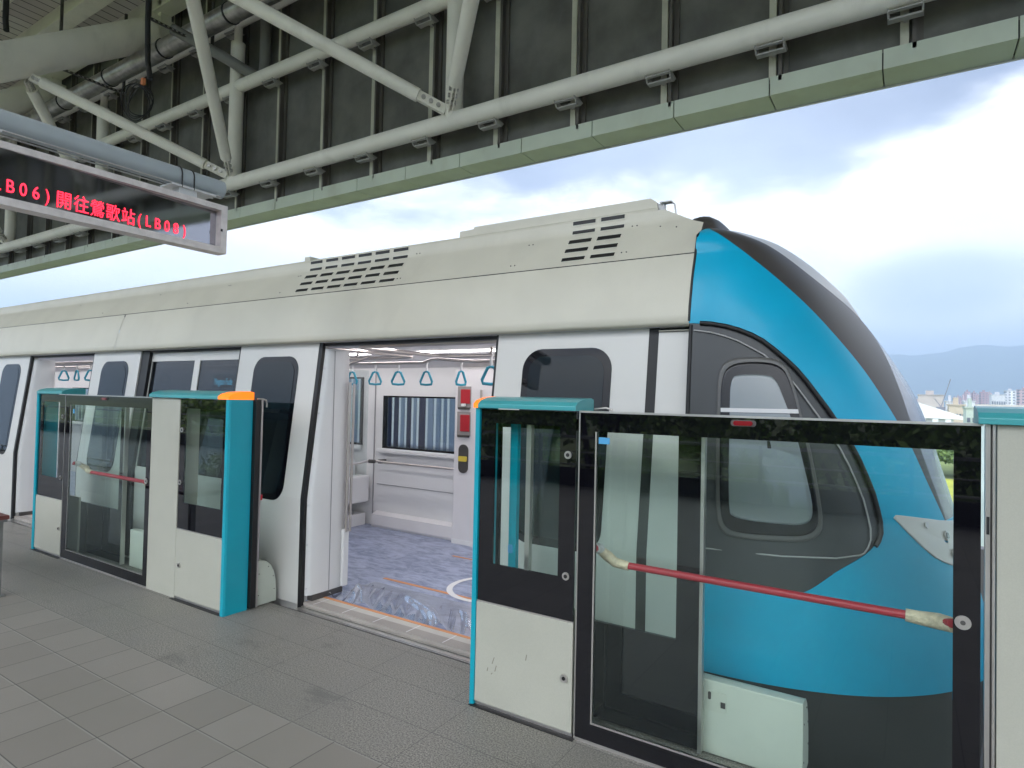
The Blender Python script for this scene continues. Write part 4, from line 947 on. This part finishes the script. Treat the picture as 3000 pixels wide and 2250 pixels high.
def building(x, y, wd, dp_, h, c, label, floors=6, nm='apartment_block', group='blocks of flats on the skyline', win=None):
    t_ = thing(nm, label, 'building', (x, y, -8.4), group)
    wl = MB().box(x-wd/2, x+wd/2, y, y+dp_, -8.4, -8.4+h).build('wall', bmat(c) if win else facade(c), t_)
    MB().box(x-wd*.2, x+wd*.12, y+dp_*.3, y+dp_*.6, -8.4+h, -8.4+h+2.8).box(x-wd/2-.3, x+wd/2+.3, y-.3, y+dp_+.3, -8.4+h-.001, -8.4+h+.5).build('roof', bmat(tuple(v*.85 for v in c)), t_)
    for i in range(win[1] if win else 0):
        for j in range(win[0]):
            xx = x-wd/2+wd*(j+.5)/win[0]; zz = -8.4+h*(.62-.3*i); MB().box(xx-wd/win[0]*.3, xx+wd/win[0]*.3, y-.15, y-.02, zz, zz+h*.12).build('window', winm, t_)
# skyline: (photo column, top row, bottom row, distance, colour, label)
def ray(px, py): d = f+r2*((px-1500)/(FOC*1000))-u2*((py-1125)/(FOC*1000)); return d
def at(px, py, y): d = ray(px, py); k_ = y/d.y; return (d.x*k_, y, H+d.z*k_)
pk = (.40, .25, .26); pk2 = (.48, .34, .34); wh = (.62, .62, .64); be = (.52, .46, .42)
sky_l = [(2793, 2803, 1167, 1000, pk, 'slim reddish tower left of the skyline'), (2804, 2812, 1162, 1050, pk2, 'narrow pink tower beside the reddish slim tower'), (2813, 2819, 1166, 980, pk, 'small reddish block right of the narrow pink tower'),
         (2820, 2829, 1158, 1100, pk2, 'pink block below the tallest left tower'), (2828, 2842, 1148, 1000, pk, 'tall reddish tower with stepped top in mid skyline'), (2843, 2850, 1157, 1060, pk2, 'pink block between two reddish towers'),
         (2850, 2861, 1151, 1000, pk, 'reddish tower with flat top left of the gap'), (2862, 2872, 1158, 1080, pk2, 'low pink block in the skyline gap'), (2873, 2896, 1149, 1020, pk, 'broad reddish block right of the gap'),
         (2897, 2906, 1152, 1090, pk2, 'narrow pinkish block beside the broad one'), (2905, 2946, 1157, 700, wh, 'pale block with two rows of dark windows'), (2947, 2978, 1145, 900, wh, 'white block of flats with stepped roof'),
         (2979, 2986, 1147, 950, pk2, 'narrow pink block near the right edge'), (2986, 3030, 1143, 800, pk2, 'broad pink and white block at the right edge')]
for a, b_, tp, dist, c_, lab in sky_l:
    p0 = at(a, tp, dist); p1 = at(b_, tp, dist); building((p0[0]+p1[0])/2, dist, max(2, p1[0]-p0[0]), 18, p0[2]+8.4, c_, lab, 9, win=(6, 2) if 'two rows' in lab else None)
for a, b_, tp, dist, c_, lab in ((2690, 2765, 1158, 420, be, 'broad beige windowless block left of the crane'), (2772, 2797, 1177, 330, wh, 'small white house right of the crane foot'), (2826, 2857, 1177, 300, (.66, .68, .72), 'white box shaped house with one dark window'),
                                 (2780, 2828, 1188, 260, (.58, .50, .38), 'low yellowish shed with orange trim'), (2830, 2862, 1196, 210, (.5, .58, .5), 'pale green house front near the barrier')):
    p0 = at(a, tp, dist); p1 = at(b_, tp, dist); building((p0[0]+p1[0])/2, dist, p1[0]-p0[0], 10, p0[2]+8.4, c_, lab, 3, 'house', 'low buildings before the skyline', win=(0, 0) if 'windowless' in lab else ((2, 1) if 'house' in lab else (5, 1)))
# more distant town so the skyline continues behind the train
for i in range(10):
    px = 2440+i*34; p0 = at(px, 1160+rng.random()*14, 900); building(p0[0], 900+rng.random()*60, 14, 16, p0[2]+8.4, (pk, pk2, wh)[i % 3], 'town block hidden behind the train nose, %s from left' % ords[i], 8)
# white roofed hall
hd = 150; a = at(2600, 1215, hd); b_ = at(2822, 1222, hd); rdg = at(2690, 1180, hd+8)
hl_ = thing('sports_hall', 'white hall with low sloping roof right behind the train nose', 'hall', ((a[0]+b_[0])/2, hd, -8.4))
MB().extr([(a[0]-1, a[2]), (a[0]+5, rdg[2]), (rdg[0], rdg[2]), (b_[0], b_[2]+.1), (b_[0], b_[2]-.5), (a[0]-1, a[2]-.4)], 1, hd, hd+16).build('roof', mat('white_roof', (.80, .82, .82), .5, var=.04), hl_)
MB().box(a[0], b_[0]-1.5, hd+.6, hd+15, -8.4, b_[2]-.5).build('wall', bmat((.6, .64, .66)), hl_)
for k in range(9):
    xx = b_[0]-2.4-k*2.1; MB().box(xx-.5, xx+.5, hd+.1, hd+.6, -8.4, b_[2]-.5).build('column', mat('white_roof', (.8, .8, .8)), hl_)
# crane
cr = thing('crane', 'thin lattice crane boom leaning over the distant houses', 'crane', at(2762, 1190, 380))
p0 = Vector(at(2757, 1192, 380)); p1 = Vector(at(2785, 1111, 380)); MB().tube([p0, p1], .22, 6).build('boom', mat('crane_grey', (.2, .2, .24), .6), cr)
p2 = Vector(at(2738, 1168, 380)); MB().tube([p0, p2], .22, 6).build('jib', mat('crane_grey', (.2, .2, .24), .6), cr)
MB().box(p0.x-2, p0.x+2, 378, 382, -8.4, p0.z).build('tower', mat('crane_grey', (.2, .2, .24), .6), cr)
# long pale barrier across the viaduct, right
p0 = at(2861, 1191, 34); bar = thing('noise_barrier', 'long pale green translucent barrier above the teal cap at the right edge', 'noise barrier', (p0[0]+8, 34, -8))
MB().box(p0[0], p0[0]+40, 34, 34.1, -8.4, p0[2]).build('panel', mat('barrier_green', (.52, .62, .60), .4, var=.15, vs_=.6), bar); MB().box(p0[0]-.05, p0[0]+40, 33.9, 34.2, p0[2]-.02, p0[2]+.1).build('top_rail', white, bar)

# ------------------------------------------------------------------ haze
hz = MB().box(-3600, 3600, -2600, 5600, -11, 420).build('haze', mat('haze_tmp', (1, 1, 1)))
m = bpy.data.materials.new('haze_air'); m.use_nodes = True; t = NT(m.node_tree); t.N.clear()
pv = t.n('ShaderNodeVolumePrincipled'); pv.inputs['Color'].default_value = (.60, .79, 1, 1); pv.inputs['Density'].default_value = .00055; pv.inputs['Anisotropy'].default_value = 0.0
o_ = t.n('ShaderNodeOutputMaterial'); t.L.new(pv.outputs[0], o_.inputs['Volume']); hz.data.materials.clear(); hz.data.materials.append(m); props(hz, kind='stuff')
